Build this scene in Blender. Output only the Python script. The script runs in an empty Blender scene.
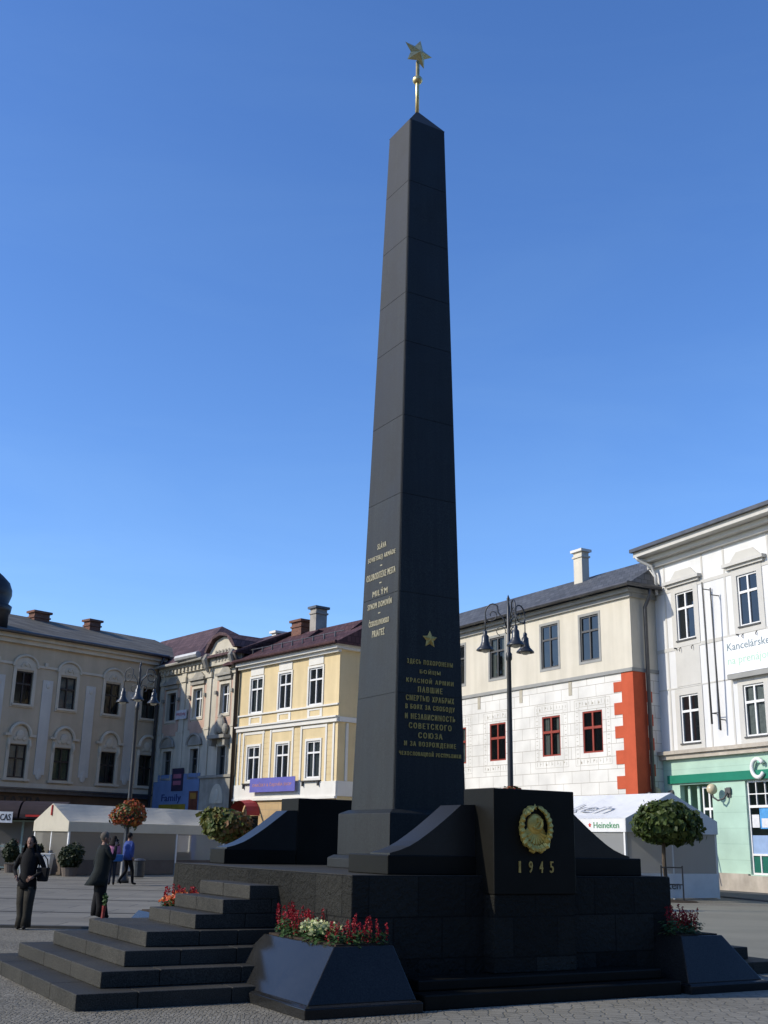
import bpy, bmesh, math, random
from mathutils import Vector, Matrix, Euler
R = math.radians
random.seed(7)
SC = bpy.context.scene
COL = SC.collection

# ------------------------------------------------------------------ helpers
class MB:
    """collects shapes for ONE mesh object"""
    def __init__(s):
        s.v = []; s.f = []; s.m = []
    def add(s, vs, fs, mi=0):
        o = len(s.v); s.v += [tuple(p) for p in vs]
        for f in fs:
            s.f.append(tuple(i + o for i in f)); s.m.append(mi)
    def quad(s, a, b, c, d, mi=0):
        s.add([a, b, c, d], [(0, 1, 2, 3)], mi)
    def box(s, x0, x1, y0, y1, z0, z1, mi=0):
        s.frust((x0, x1, y0, y1), z0, (x0, x1, y0, y1), z1, mi)
    def frust(s, b, z0, t, z1, mi=0):
        vs = [(b[0], b[2], z0), (b[1], b[2], z0), (b[1], b[3], z0), (b[0], b[3], z0),
              (t[0], t[2], z1), (t[1], t[2], z1), (t[1], t[3], z1), (t[0], t[3], z1)]
        s.add(vs, [(3, 2, 1, 0), (4, 5, 6, 7), (0, 1, 5, 4), (1, 2, 6, 5), (2, 3, 7, 6), (3, 0, 4, 7)], mi)
    def prism(s, poly, y0, y1, mi=0, plane='xz'):
        n = len(poly)
        def P(a, b, y):
            return (a, y, b) if plane == 'xz' else ((y, a, b) if plane == 'yz' else (a, b, y))
        vs = [P(a, b, y0) for a, b in poly] + [P(a, b, y1) for a, b in poly]
        fs = [tuple(range(n)), tuple(range(2 * n - 1, n - 1, -1))]
        fs += [(i, i + n, (i + 1) % n + n, (i + 1) % n) for i in range(n)]
        s.add(vs, fs, mi)
    def tube(s, pts, r, n=8, mi=0, caps=True, flat=1.0):
        pts = [Vector(p) for p in pts]
        rs = r if isinstance(r, (list, tuple)) else [r] * len(pts)
        vs = []; fs = []; prev = None
        for i, p in enumerate(pts):
            d = (pts[min(i + 1, len(pts) - 1)] - pts[max(i - 1, 0)])
            d = d.normalized() if d.length > 1e-9 else Vector((0, 0, 1))
            if prev is None:
                a = d.orthogonal().normalized()
            else:
                a = (prev - d * prev.dot(d))
                a = a.normalized() if a.length > 1e-6 else d.orthogonal().normalized()
            prev = a; b = d.cross(a)
            for k in range(n):
                t = 2 * math.pi * k / n
                vs.append(p + (a * math.cos(t) + b * math.sin(t) * flat) * rs[i])
        for i in range(len(pts) - 1):
            for k in range(n):
                fs.append((i * n + k, i * n + (k + 1) % n, (i + 1) * n + (k + 1) % n, (i + 1) * n + k))
        if caps:
            fs.append(tuple(range(n - 1, -1, -1))); fs.append(tuple(range((len(pts) - 1) * n, len(pts) * n)))
        s.add(vs, fs, mi)
    def lathe(s, prof, c=(0, 0, 0), n=16, mi=0, sx=1, sy=1):
        vs = []; fs = []
        for r, z in prof:
            for k in range(n):
                t = 2 * math.pi * k / n
                vs.append((c[0] + r * sx * math.cos(t), c[1] + r * sy * math.sin(t), c[2] + z))
        for i in range(len(prof) - 1):
            for k in range(n):
                fs.append((i * n + k, i * n + (k + 1) % n, (i + 1) * n + (k + 1) % n, (i + 1) * n + k))
        fs.append(tuple(range(n - 1, -1, -1))); fs.append(tuple(range((len(prof) - 1) * n, len(prof) * n)))
        s.add(vs, fs, mi)
    def ball(s, c, rx, ry, rz, n=12, mi=0):
        m = max(6, n * 2 // 3)
        prof = [(math.sin(math.pi * i / m), -math.cos(math.pi * i / m)) for i in range(m + 1)]
        vs = []; fs = []
        for r, z in prof:
            r = max(r, .004)
            for k in range(n):
                t = 2 * math.pi * k / n
                vs.append((c[0] + rx * r * math.cos(t), c[1] + ry * r * math.sin(t), c[2] + rz * z))
        for i in range(m):
            for k in range(n):
                fs.append((i * n + k, i * n + (k + 1) % n, (i + 1) * n + (k + 1) % n, (i + 1) * n + k))
        s.add(vs, fs, mi)
    def mesh(s, me, mat, mi=0):
        s.add([mat @ v.co for v in me.vertices], [tuple(p.vertices) for p in me.polygons], mi)
    def build(s, name, mats, parent=None, loc=(0, 0, 0), rz=0, smooth=False, bevel=0):
        me = bpy.data.meshes.new(name)
        me.from_pydata(s.v, [], s.f)
        mats = mats if isinstance(mats, (list, tuple)) else [mats]
        for m in mats:
            me.materials.append(m)
        if len(mats) > 1:
            me.polygons.foreach_set('material_index', s.m)
        me.validate(); me.update()
        bm = bmesh.new(); bm.from_mesh(me)
        bmesh.ops.recalc_face_normals(bm, faces=bm.faces)
        bm.to_mesh(me); bm.free()
        if smooth:
            me.polygons.foreach_set('use_smooth', [True] * len(me.polygons))
        o = bpy.data.objects.new(name, me)
        COL.objects.link(o)
        o.location = loc; o.rotation_euler = (0, 0, rz)
        if parent: o.parent = parent
        if bevel:
            b = o.modifiers.new('bevel', 'BEVEL'); b.width = bevel; b.segments = 2; b.limit_method = 'ANGLE'
        return o

def tag(o, label=None, cat=None, group=None, kind=None):
    if label: o['label'] = label
    if cat: o['category'] = cat
    if group: o['group'] = group
    if kind: o['kind'] = kind
    return o

def empty(name, loc, rz=0, label=None, cat=None, group=None):
    o = bpy.data.objects.new(name, None); COL.objects.link(o)
    o.empty_display_size = .2
    o.location = loc; o.rotation_euler = (0, 0, rz)
    return tag(o, label, cat, group)

def copy_tree(o, parent=None):
    c = o.copy(); COL.objects.link(c); c.parent = parent
    for ch in list(o.children): copy_tree(ch, c)
    return c

def text_mesh(s, extrude=.006, space=1.0):
    cu = bpy.data.curves.new('t', 'FONT'); cu.body = s; cu.size = 1; cu.extrude = extrude; cu.space_character = space; cu.space_word = 1.3 if space > 1 else 1
    cu.resolution_u = 2
    o = bpy.data.objects.new('t', cu); COL.objects.link(o)
    me = bpy.data.meshes.new_from_object(o.evaluated_get(bpy.context.evaluated_depsgraph_get()))
    bpy.data.objects.remove(o); bpy.data.curves.remove(cu)
    xs = [v.co.x for v in me.vertices]; ys = [v.co.y for v in me.vertices]
    return me, (min(xs), max(xs), min(ys), max(ys))

def put_text(mb, s, cx, cz, width, height, y, mi=0, ext=.006, bold=0.0, space=1.0):
    """text on a plane y = const facing -y, centred on (cx, cz), fitted to width x height; flipped for plane matrices by caller"""
    me, (a, b, c, d) = text_mesh(s, 1, space)
    sx = width / (b - a); sz = height / max(d - c, 1e-6)
    M = Matrix(((sx, 0, 0, cx - (a + b) / 2 * sx), (0, 0, -ext, y), (0, sz, 0, cz - (c + d) / 2 * sz), (0, 0, 0, 1)))
    for k in ((0,) if not bold else (-bold, 0, bold)):
        mb.mesh(me, Matrix.Translation((k, abs(k) * .05, 0)) @ M, mi)
    bpy.data.meshes.remove(me)

# ------------------------------------------------------------------ materials
MATS = {}
def nodes(name):
    m = bpy.data.materials.new(name); m.use_nodes = True
    nt = m.node_tree; b = nt.nodes['Principled BSDF']
    MATS[name] = m
    return m, nt, b
def N(nt, typ, **kw):
    n = nt.nodes.new(typ)
    for k, v in kw.items():
        if k.startswith('_'): setattr(n, k[1:], v)
        else: n.inputs[k.replace('__', ' ')].default_value = v
    return n
def rgb(c): return (c[0], c[1], c[2], 1)
def mixc(nt, fac, a, b, mode='MIX'):
    n = nt.nodes.new('ShaderNodeMix'); n.data_type = 'RGBA'; n.blend_type = mode
    for sock, val in ((n.inputs[0], fac), (n.inputs[6], a), (n.inputs[7], b)):
        if isinstance(val, (int, float)): sock.default_value = val
        elif isinstance(val, tuple): sock.default_value = rgb(val)
        else: nt.links.new(val, sock)
    return n.outputs[2]
def facade_uv(nt):
    tc = nt.nodes.new('ShaderNodeTexCoord'); sp = nt.nodes.new('ShaderNodeSeparateXYZ')
    nt.links.new(tc.outputs['Object'], sp.inputs[0])
    ad = nt.nodes.new('ShaderNodeMath'); ad.operation = 'ADD'
    nt.links.new(sp.outputs[0], ad.inputs[0]); nt.links.new(sp.outputs[1], ad.inputs[1])
    cb = nt.nodes.new('ShaderNodeCombineXYZ')
    nt.links.new(ad.outputs[0], cb.inputs[0]); nt.links.new(sp.outputs[2], cb.inputs[1])
    return cb.outputs[0], tc
def pmat(name, col, rough=.8, var=.18, scale=2.0, bump=.15, bscale=60, spec=.35, metal=0, streak=0, fine=.08):
    """painted / rendered / stone surface: broad blotches, fine grain, optional rain streaks and bump"""
    m, nt, b = nodes(name)
    L = nt.links.new
    tc = nt.nodes.new('ShaderNodeTexCoord')
    n1 = N(nt, 'ShaderNodeTexNoise', Scale=scale, Detail=6, Roughness=.6); L(tc.outputs['Object'], n1.inputs['Vector'])
    n2 = N(nt, 'ShaderNodeTexNoise', Scale=bscale, Detail=3); L(tc.outputs['Object'], n2.inputs['Vector'])
    lo = tuple(c * (1 - var) for c in col); hi = tuple(min(c * (1 + var), .95) for c in col)
    rp = nt.nodes.new('ShaderNodeValToRGB'); L(n1.outputs[0], rp.inputs[0])
    rp.color_ramp.elements[0].position = .3; rp.color_ramp.elements[1].position = .7
    rp.color_ramp.elements[0].color = rgb(lo); rp.color_ramp.elements[1].color = rgb(hi)
    c = rp.outputs[0]
    rp2 = nt.nodes.new('ShaderNodeValToRGB'); L(n2.outputs[0], rp2.inputs[0])
    rp2.color_ramp.elements[0].color = rgb((1 - fine * 2,) * 3); rp2.color_ramp.elements[1].color = rgb((1 + 0,) * 3)
    c = mixc(nt, 1.0, c, rp2.outputs[0], 'MULTIPLY')
    if streak:
        mp = N(nt, 'ShaderNodeMapping', Scale=(1.3, 1.3, .12)); L(tc.outputs['Object'], mp.inputs[0])
        n3 = N(nt, 'ShaderNodeTexNoise', Scale=1.5, Detail=5); L(mp.outputs[0], n3.inputs['Vector'])
        rp3 = nt.nodes.new('ShaderNodeValToRGB'); L(n3.outputs[0], rp3.inputs[0])
        rp3.color_ramp.elements[0].position = .42; rp3.color_ramp.elements[1].position = .62
        rp3.color_ramp.elements[0].color = rgb((1 - streak * .55, 1 - streak * .55, 1 - streak * .6)); rp3.color_ramp.elements[1].color = rgb((1, 1, 1))
        c = mixc(nt, 1.0, c, rp3.outputs[0], 'MULTIPLY')
    L(c, b.inputs['Base Color'])
    b.inputs['Roughness'].default_value = rough; b.inputs['Specular IOR Level'].default_value = spec; b.inputs['Metallic'].default_value = metal
    if bump:
        bp = N(nt, 'ShaderNodeBump', Strength=bump, Distance=.02); L(n2.outputs[0], bp.inputs['Height']); L(bp.outputs[0], b.inputs['Normal'])
    return m
def brickmat(name, col, mortar, bw, bh, msize=.012, rough=.85, var=.12, off=.5, bump=.3, grain=40, gbump=.2, horizontal=False, spec=.35, squash=0):
    m, nt, b = nodes(name); L = nt.links.new
    if horizontal:
        tc = nt.nodes.new('ShaderNodeTexCoord'); uv = tc.outputs['Object']
    else:
        uv, tc = facade_uv(nt)
    br = N(nt, 'ShaderNodeTexBrick', Scale=1.0, Brick__Width=bw, Row__Height=bh, Mortar__Size=msize, Mortar__Smooth=.2, Bias=0.0)
    br.offset = off
    L(uv, br.inputs['Vector'])
    br.inputs['Color1'].default_value = rgb(tuple(c * (1 - var) for c in col)); br.inputs['Color2'].default_value = rgb(tuple(c * (1 + var) for c in col))
    br.inputs['Mortar'].default_value = rgb(mortar)
    n1 = N(nt, 'ShaderNodeTexNoise', Scale=.7, Detail=6); L(tc.outputs['Object'], n1.inputs['Vector'])
    rp = nt.nodes.new('ShaderNodeValToRGB'); L(n1.outputs[0], rp.inputs[0])
    rp.color_ramp.elements[0].position = .3; rp.color_ramp.elements[0].color = rgb((.78,) * 3)
    rp.color_ramp.elements[1].position = .65; rp.color_ramp.elements[1].color = rgb((1.0,) * 3)
    n2 = N(nt, 'ShaderNodeTexNoise', Scale=grain, Detail=4, Roughness=.7); L(tc.outputs['Object'], n2.inputs['Vector'])
    rp2 = nt.nodes.new('ShaderNodeValToRGB'); L(n2.outputs[0], rp2.inputs[0])
    rp2.color_ramp.elements[0].color = rgb((.7,) * 3); rp2.color_ramp.elements[1].color = rgb((1.15,) * 3)
    c = mixc(nt, 1.0, br.outputs[0], rp.outputs[0], 'MULTIPLY'); c = mixc(nt, 1.0, c, rp2.outputs[0], 'MULTIPLY')
    L(c, b.inputs['Base Color'])
    b.inputs['Roughness'].default_value = rough; b.inputs['Specular IOR Level'].default_value = spec
    ma = nt.nodes.new('ShaderNodeMath'); ma.operation = 'MULTIPLY_ADD'; L(n2.outputs[0], ma.inputs[0]); ma.inputs[1].default_value = gbump
    inv = nt.nodes.new('ShaderNodeMath'); inv.operation = 'MULTIPLY'; L(br.outputs[1], inv.inputs[0]); inv.inputs[1].default_value = -1.0
    L(inv.outputs[0], ma.inputs[2])
    bp = N(nt, 'ShaderNodeBump', Strength=bump, Distance=.03); L(ma.outputs[0], bp.inputs['Height']); L(bp.outputs[0], b.inputs['Normal'])
    return m
def leafmat(name, cols, rough=.55):
    m, nt, b = nodes(name); L = nt.links.new
    g = nt.nodes.new('ShaderNodeNewGeometry')
    rp = nt.nodes.new('ShaderNodeValToRGB'); L(g.outputs['Random Per Island'], rp.inputs[0])
    e = rp.color_ramp.elements
    while len(e) < len(cols): e.new(.5)
    for i, c in enumerate(cols):
        e[i].position = i / max(1, len(cols) - 1); e[i].color = rgb(c)
    L(rp.outputs[0], b.inputs['Base Color']); b.inputs['Roughness'].default_value = rough; b.inputs['Specular IOR Level'].default_value = .3
    tr = nt.nodes.new('ShaderNodeBsdfTranslucent'); L(rp.outputs[0], tr.inputs[0])
    mx = nt.nodes.new('ShaderNodeMixShader'); mx.inputs[0].default_value = .25
    L(b.outputs[0], mx.inputs[1]); L(tr.outputs[0], mx.inputs[2]); L(mx.outputs[0], nt.nodes['Material Output'].inputs[0])
    return m
def glassmat(name, tint=(.75, .8, .8), clear=.75, rough=.03):
    m, nt, b = nodes(name); L = nt.links.new
    b.inputs['Base Color'].default_value = (.01, .013, .015, 1); b.inputs['Roughness'].default_value = rough; b.inputs['Specular IOR Level'].default_value = .8
    t = nt.nodes.new('ShaderNodeBsdfTransparent'); t.inputs[0].default_value = rgb(tint)
    lw = N(nt, 'ShaderNodeFresnel', IOR=1.5)
    tc = nt.nodes.new('ShaderNodeTexCoord'); n = N(nt, 'ShaderNodeTexNoise', Scale=1.3, Detail=1); L(tc.outputs['Object'], n.inputs['Vector'])
    bp = N(nt, 'ShaderNodeBump', Strength=.12, Distance=.1); L(n.outputs[0], bp.inputs['Height']); L(bp.outputs[0], b.inputs['Normal'])
    ma = nt.nodes.new('ShaderNodeMath'); ma.operation = 'MULTIPLY_ADD'; L(lw.outputs[0], ma.inputs[0]); ma.inputs[1].default_value = 1.2; ma.inputs[2].default_value = 1 - clear
    mx = nt.nodes.new('ShaderNodeMixShader'); L(ma.outputs[0], mx.inputs[0]); L(t.outputs[0], mx.inputs[1]); L(b.outputs[0], mx.inputs[2])
    L(mx.outputs[0], nt.nodes['Material Output'].inputs[0])
    return m
def granite(name, col, rough, spec, bump=.05, speck=.5, scale=160, blocks=False):
    m, nt, b = nodes(name); L = nt.links.new
    tc = nt.nodes.new('ShaderNodeTexCoord')
    n1 = N(nt, 'ShaderNodeTexNoise', Scale=scale, Detail=3, Roughness=.7); L(tc.outputs['Object'], n1.inputs['Vector'])
    rp = nt.nodes.new('ShaderNodeValToRGB'); L(n1.outputs[0], rp.inputs[0])
    rp.color_ramp.elements[0].position = .35; rp.color_ramp.elements[0].color = rgb(tuple(c * (1 - speck) for c in col))
    rp.color_ramp.elements[1].position = .7; rp.color_ramp.elements[1].color = rgb(tuple(c * (1 + speck) for c in col))
    n2 = N(nt, 'ShaderNodeTexNoise', Scale=1.1, Detail=7, Roughness=.65); L(tc.outputs['Object'], n2.inputs['Vector'])
    rp2 = nt.nodes.new('ShaderNodeValToRGB'); L(n2.outputs[0], rp2.inputs[0])
    rp2.color_ramp.elements[0].position = .3; rp2.color_ramp.elements[0].color = rgb((.7,) * 3)
    rp2.color_ramp.elements[1].position = .75; rp2.color_ramp.elements[1].color = rgb((1.25,) * 3)
    gc = mixc(nt, 1.0, rp.outputs[0], rp2.outputs[0], 'MULTIPLY')
    if blocks:      # every stone of the shaft has a tone of its own, with rain streaks down it
        g = nt.nodes.new('ShaderNodeNewGeometry'); mr = N(nt, 'ShaderNodeMapRange', To__Min=.65, To__Max=1.5); L(g.outputs['Random Per Island'], mr.inputs[0])
        gc = mixc(nt, 1.0, gc, mr.outputs[0], 'MULTIPLY')
        mp = N(nt, 'ShaderNodeMapping', Scale=(7, 7, .35)); L(tc.outputs['Object'], mp.inputs[0])
        n4 = N(nt, 'ShaderNodeTexNoise', Scale=1.6, Detail=6, Roughness=.65); L(mp.outputs[0], n4.inputs['Vector'])
        rp4 = nt.nodes.new('ShaderNodeValToRGB'); L(n4.outputs[0], rp4.inputs[0])
        rp4.color_ramp.elements[0].position = .35; rp4.color_ramp.elements[0].color = rgb((.7,) * 3); rp4.color_ramp.elements[1].position = .7; rp4.color_ramp.elements[1].color = rgb((1.9,) * 3)
        gc = mixc(nt, 1.0, gc, rp4.outputs[0], 'MULTIPLY')
    L(gc, b.inputs['Base Color'])
    rr = N(nt, 'ShaderNodeMapRange', To__Min=rough * .75, To__Max=min(1, rough * 1.35)); L(n2.outputs[0], rr.inputs[0]); L(rr.outputs[0], b.inputs['Roughness'])
    b.inputs['Specular IOR Level'].default_value = spec
    if bump:
        bp = N(nt, 'ShaderNodeBump', Strength=bump, Distance=.01); L(n1.outputs[0], bp.inputs['Height']); L(bp.outputs[0], b.inputs['Normal'])
    return m

M_pol = granite('polished_black_granite', (.0050, .0064, .0056), .56, .46, .05, 1.0, 55, True)
M_sill = granite('mirror_polished_granite', (.020, .020, .019), .11, .22, .02, .45, 70)
M_dark = granite('honed_dark_granite', (.011, .0106, .0086), .45, .11, .12, .5)
M_wing = granite('smooth_dark_granite', (.019, .019, .018), .36, .42, .04, .5)
M_tread = granite('worn_step_granite', (.052, .0495, .042), .62, .07, .3, .6, 90)
M_rough = brickmat('rough_hewn_granite_blocks', (.033, .0325, .028), (.020, .020, .018), .62, .4216, .008, .85, .3, .5, 1.0, 16, 2.2, spec=.08)
M_gold = pmat('gilded_metal', (.72, .58, .28), .4, .2, 12, .1, 60, .5, .95)
M_goldm = pmat('weathered_gilded_letters', (.60, .42, .12), .5, .3, 20, .05, 80, .5, .45)
M_soil = pmat('planter_soil', (.045, .032, .022), .95, .3, 12, .6, 50, .2)
M_cob = None

# ------------------------------------------------------------------ ground
def groundmat(name, c1, c2, joint, sc, bump=.6, jw=.06, blot=.25):
    m, nt, b = nodes(name); L = nt.links.new
    tc = nt.nodes.new('ShaderNodeTexCoord')
    wn = N(nt, 'ShaderNodeTexNoise', Scale=.6, Detail=2); L(tc.outputs['Object'], wn.inputs['Vector'])
    vm = nt.nodes.new('ShaderNodeVectorMath'); vm.operation = 'MULTIPLY_ADD'
    L(wn.outputs['Color'], vm.inputs[0]); vm.inputs[1].default_value = (.5, .5, 0); L(tc.outputs['Object'], vm.inputs[2])
    v = N(nt, 'ShaderNodeTexVoronoi', Scale=sc, Randomness=.55); v.feature = 'F1'; L(vm.outputs[0], v.inputs['Vector'])
    v2 = N(nt, 'ShaderNodeTexVoronoi', Scale=sc, Randomness=.55); v2.feature = 'DISTANCE_TO_EDGE'; L(vm.outputs[0], v2.inputs['Vector'])
    sp = nt.nodes.new('ShaderNodeSeparateColor'); L(v.outputs['Color'], sp.inputs[0])
    c = mixc(nt, sp.outputs[0], c1, c2)
    rp = nt.nodes.new('ShaderNodeValToRGB'); L(v2.outputs['Distance'], rp.inputs[0])
    rp.color_ramp.elements[0].position = jw * .4; rp.color_ramp.elements[0].color = rgb((0, 0, 0))
    rp.color_ramp.elements[1].position = jw * 2.2; rp.color_ramp.elements[1].color = rgb((1, 1, 1))
    c = mixc(nt, rp.outputs[0], joint, c)
    n1 = N(nt, 'ShaderNodeTexNoise', Scale=.45, Detail=7, Roughness=.62); L(tc.outputs['Object'], n1.inputs['Vector'])
    rp1 = nt.nodes.new('ShaderNodeValToRGB'); L(n1.outputs[0], rp1.inputs[0])
    rp1.color_ramp.elements[0].position = .3; rp1.color_ramp.elements[0].color = rgb((1 - blot,) * 3)
    rp1.color_ramp.elements[1].position = .7; rp1.color_ramp.elements[1].color = rgb((1.1,) * 3)
    c = mixc(nt, 1.0, c, rp1.outputs[0], 'MULTIPLY')
    n2 = N(nt, 'ShaderNodeTexNoise', Scale=45, Detail=4); L(tc.outputs['Object'], n2.inputs['Vector'])
    rp2 = nt.nodes.new('ShaderNodeValToRGB'); L(n2.outputs[0], rp2.inputs[0])
    rp2.color_ramp.elements[0].color = rgb((.7,) * 3); rp2.color_ramp.elements[1].color = rgb((1.2,) * 3)
    c = mixc(nt, 1.0, c, rp2.outputs[0], 'MULTIPLY')
    L(c, b.inputs['Base Color']); b.inputs['Roughness'].default_value = .85; b.inputs['Specular IOR Level'].default_value = .25
    ma = nt.nodes.new('ShaderNodeMath'); ma.operation = 'MULTIPLY_ADD'; L(n2.outputs[0], ma.inputs[0]); ma.inputs[1].default_value = .35; L(rp.outputs[0], ma.inputs[2])
    bp = N(nt, 'ShaderNodeBump', Strength=bump, Distance=.02); L(ma.outputs[0], bp.inputs['Height']); L(bp.outputs[0], b.inputs['Normal'])
    return m

def sheet(name, pts, z, mat):
    m = MB(); m.add([(x, y, z) for x, y in pts], [tuple(range(len(pts)))])
    return tag(m.build(name, mat), kind='structure')

M_sett = groundmat('grey_granite_setts', (.20, .184, .143), (.25, .228, .182), (.145, .132, .10), 12, .4, .05, .22)
M_rubble = groundmat('rough_pebble_setts', (.19, .172, .128), (.31, .28, .215), (.125, .112, .082), 21, .8, .07, .3)
M_slab = brickmat('smooth_grey_paving_slabs', (.19, .174, .135), (.085, .078, .062), 2.4, 1.1, .02, .8, .1, .5, .25, 30, .15, True)
M_asph = pmat('pale_worn_road_surface', (.22, .207, .155), .85, .14, .4, .25, 90, .25)
M_joint = pmat('dark_paving_joint', (.06, .058, .052), .9, .2, 4, .2, 60, .2)
sheet('ground', [(-260, -120), (260, -120), (260, 320), (-260, 320)], 0, M_sett)
sheet('paving', [(-70, 21.2), (-4.6, 21.6), (3, 27), (6, 40), (-4, 64), (-70, 64)], .004, M_slab)
sheet('rubble_paving', [(-14, -6), (2.4, -6), (1.2, 14.2), (-1.8, 17.5), (-4.4, 21.4), (-14, 21.0)], .004, M_rubble)
# the road past the monument on the right
sheet('road', [(5.2, 15.6), (30, 8), (40, 26), (14.5, 33.8), (8.5, 35.5), (4.5, 27)], .004, M_asph)
sheet('pavement', [(-3.4, 4), (30, -4), (30, 7.6), (5.0, 15.2), (1.2, 13.0)], .006, groundmat('fine_pale_setts', (.20, .186, .148), (.24, .224, .18), (.14, .13, .1), 7, .35, .04, .2))
for k, (a, b) in enumerate((((-22, 25.2), (-4.2, 25.9)), ((-24, 30.5), (-4.6, 31.2)), ((-26, 36.8), (-5.5, 37.4)), ((-28, 44.5), (-6, 45)))):
    sheet('paving_joint', [(a[0], a[1]), (b[0], b[1]), (b[0], b[1] + .22), (a[0], a[1] + .22)], .008, M_joint)
m = MB(); m.prism([(-16, 21.02), (-4.5, 21.42), (-4.5, 21.62), (-16, 21.22)], 0, .05, 0, 'xy')  # low dark strip along the near edge of the slab paving
tag(m.build('paving_edge_strip', pmat('dark_edge_strip', (.07, .068, .06), .8, .2, 3, .2, 60)), kind='structure')

# unseen wooded hill, added behind the viewer to darken the stone's shaded faces and reflections
m = MB(); random.seed(31); vs = []; n = 60
for i in range(n + 1):
    a = R(72 + 150 * i / n); e = math.sin(math.pi * i / n) ** .35
    top = (105 + 22 * math.sin(i * .31) + 9 * math.sin(i * .9 + 1) + random.uniform(-3, 3)) * e
    for f_, rr in ((0, 190), (.35, 225), (.75, 265), (1, 310), (.55, 390), (0, 460)):
        vs.append((rr * math.sin(a), rr * math.cos(a), top * f_ - 1 + random.uniform(-2, 2) * f_))
m.add(vs, [(i * 6 + k, i * 6 + k + 1, i * 6 + k + 7, i * 6 + k + 6) for i in range(n) for k in range(5)])
tag(m.build('added_hills', pmat('added_hill_woods', (.03, .042, .018), .95, .5, .06, 0, .4, .05, fine=.3), smooth=True), kind='structure')

# ------------------------------------------------------------------ monument
RHO = R(30.115)
MO = Vector((.41, 15.664, 0))
mon = empty('obelisk_monument', MO, RHO, 'tall black granite obelisk with gilded star, inscriptions, stairs and curved side wings', 'monument')
# local: x right along the front, y away from the camera; w (towards camera) = -y
def mon_world(x, y, z=0):
    c, s = math.cos(RHO), math.sin(RHO)
    return Vector((MO.x + x * c - y * s, MO.y + x * s + y * c, z))
RZ = .157
# plinth
m = MB()
m.box(-2.272, 2.272, -2.587, 2.764, 0, 1.265)
o = m.build('plinth', [M_rough], mon, bevel=.012)
m = MB(); m.box(-1.75, 1.75, -3.22, -2.59, 0, .15); m.box(-1.68, 1.68, -2.98, -2.6, .152, .26)
m.build('foundation_step', M_dark, mon, bevel=.015)
m = MB(); m.box(-2.262, 2.262, -2.577, 2.754, 1.266, 1.272)
m.build('plinth_top', M_tread, mon)
ST = [(4.92, 1.99), (4.59, 1.655), (4.255, 1.325), (3.92, .99), (3.29, .79), (2.965, .79), (2.64, .79)]
for sgn in (-1, 1):
    for k, (a, b) in enumerate(ST):
        far = b + (.2 if k < 4 else 0)
        inner = ST[k + 1][0] - .25 if k < 6 else 2.2
        x0, x1 = sorted((sgn * a, sgn * 2.2))
        m = MB(); z0, z1 = k * RZ + (.002 if k else 0), (k + 1) * RZ
        random.seed(k * 5 + sgn)
        def slab(xa, xb, ya, yb):
            xa, xb = sorted((sgn * xa, sgn * xb)); g = .003; j = random.uniform(-.004, .004)
            m.box(xa + g, xb - g, ya + g + j * .5, yb - g, z0, z1 + j * .6)
        cut = a - .62
        n = max(2, int((b + far) / .95)); ys = [-b + (b + far) * t / n + (random.uniform(-.12, .12) if 0 < t < n else 0) for t in range(n + 1)]
        for t in range(n): slab(a, cut, ys[t], ys[t + 1])
        if k < 4:
            n = 2; xs_ = [cut - (cut - 2.2) * t / n + (random.uniform(-.1, .1) if 0 < t < n else 0) for t in range(n + 1)]
            for t in range(n): slab(xs_[t], xs_[t + 1], -b, -b + .6)
            slab(cut, 2.2, -b + .6, far)
        elif cut > 2.25: slab(cut, 2.2, -b, far)
        m.build('step', M_tread, mon, bevel=.009)
# pedestal and shaft
m = MB(); m.box(-.80, .80, -.80, .80, 1.272, 1.40); m.frust((-.80, .80, -.80, .80), 1.40, (-.74, .74, -.74, .74), 1.44)
m.build('pedestal_base', M_pol, mon, bevel=.01)
m = MB(); m.box(-.70, .70, -.70, .70, 1.438, 1.98); m.frust((-.70, .70, -.70, .70), 1.98, (-.60, .60, -.60, .60), 2.03)
m.build('pedestal', M_pol, mon, bevel=.008)
def aw(z): return .5745 + (z - 2.03) * (.332 - .5745) / (12.75 - 2.03)
zs = [2.03, 3.55, 4.95, 6.39, 7.6, 8.8, 9.62, 10.58, 11.6, 12.75]
m = MB()
a0, a1 = aw(2.03) - .007, aw(12.75) - .007
m.frust((-a0, a0, -a0, a0), 2.028, (-a1, a1, -a1, a1), 12.752)
for i in range(len(zs) - 1):
    g = .0035
    a, b = aw(zs[i]), aw(zs[i + 1])
    z0, z1 = zs[i] + (g if i else 0), zs[i + 1] - (g if i < len(zs) - 2 else 0)
    ch = .022
    def oct(a, z): return [(-a + ch, -a, z), (a - ch, -a, z), (a, -a + ch, z), (a, a - ch, z), (a - ch, a, z), (-a + ch, a, z), (-a, a - ch, z), (-a, -a + ch, z)]
    vs = oct(a, z0) + oct(b, z1)
    m.add(vs, [tuple(range(7, -1, -1)), tuple(range(8, 16))] + [(k, (k + 1) % 8, (k + 1) % 8 + 8, k + 8) for k in range(8)])
a = aw(12.75)
m.add([(-a, -a, 12.75), (a, -a, 12.75), (a, a, 12.75), (-a, a, 12.75), (0, 0, 13.225)], [(0, 1, 4), (1, 2, 4), (2, 3, 4), (3, 0, 4)])
m.build('shaft', M_pol, mon)
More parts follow.
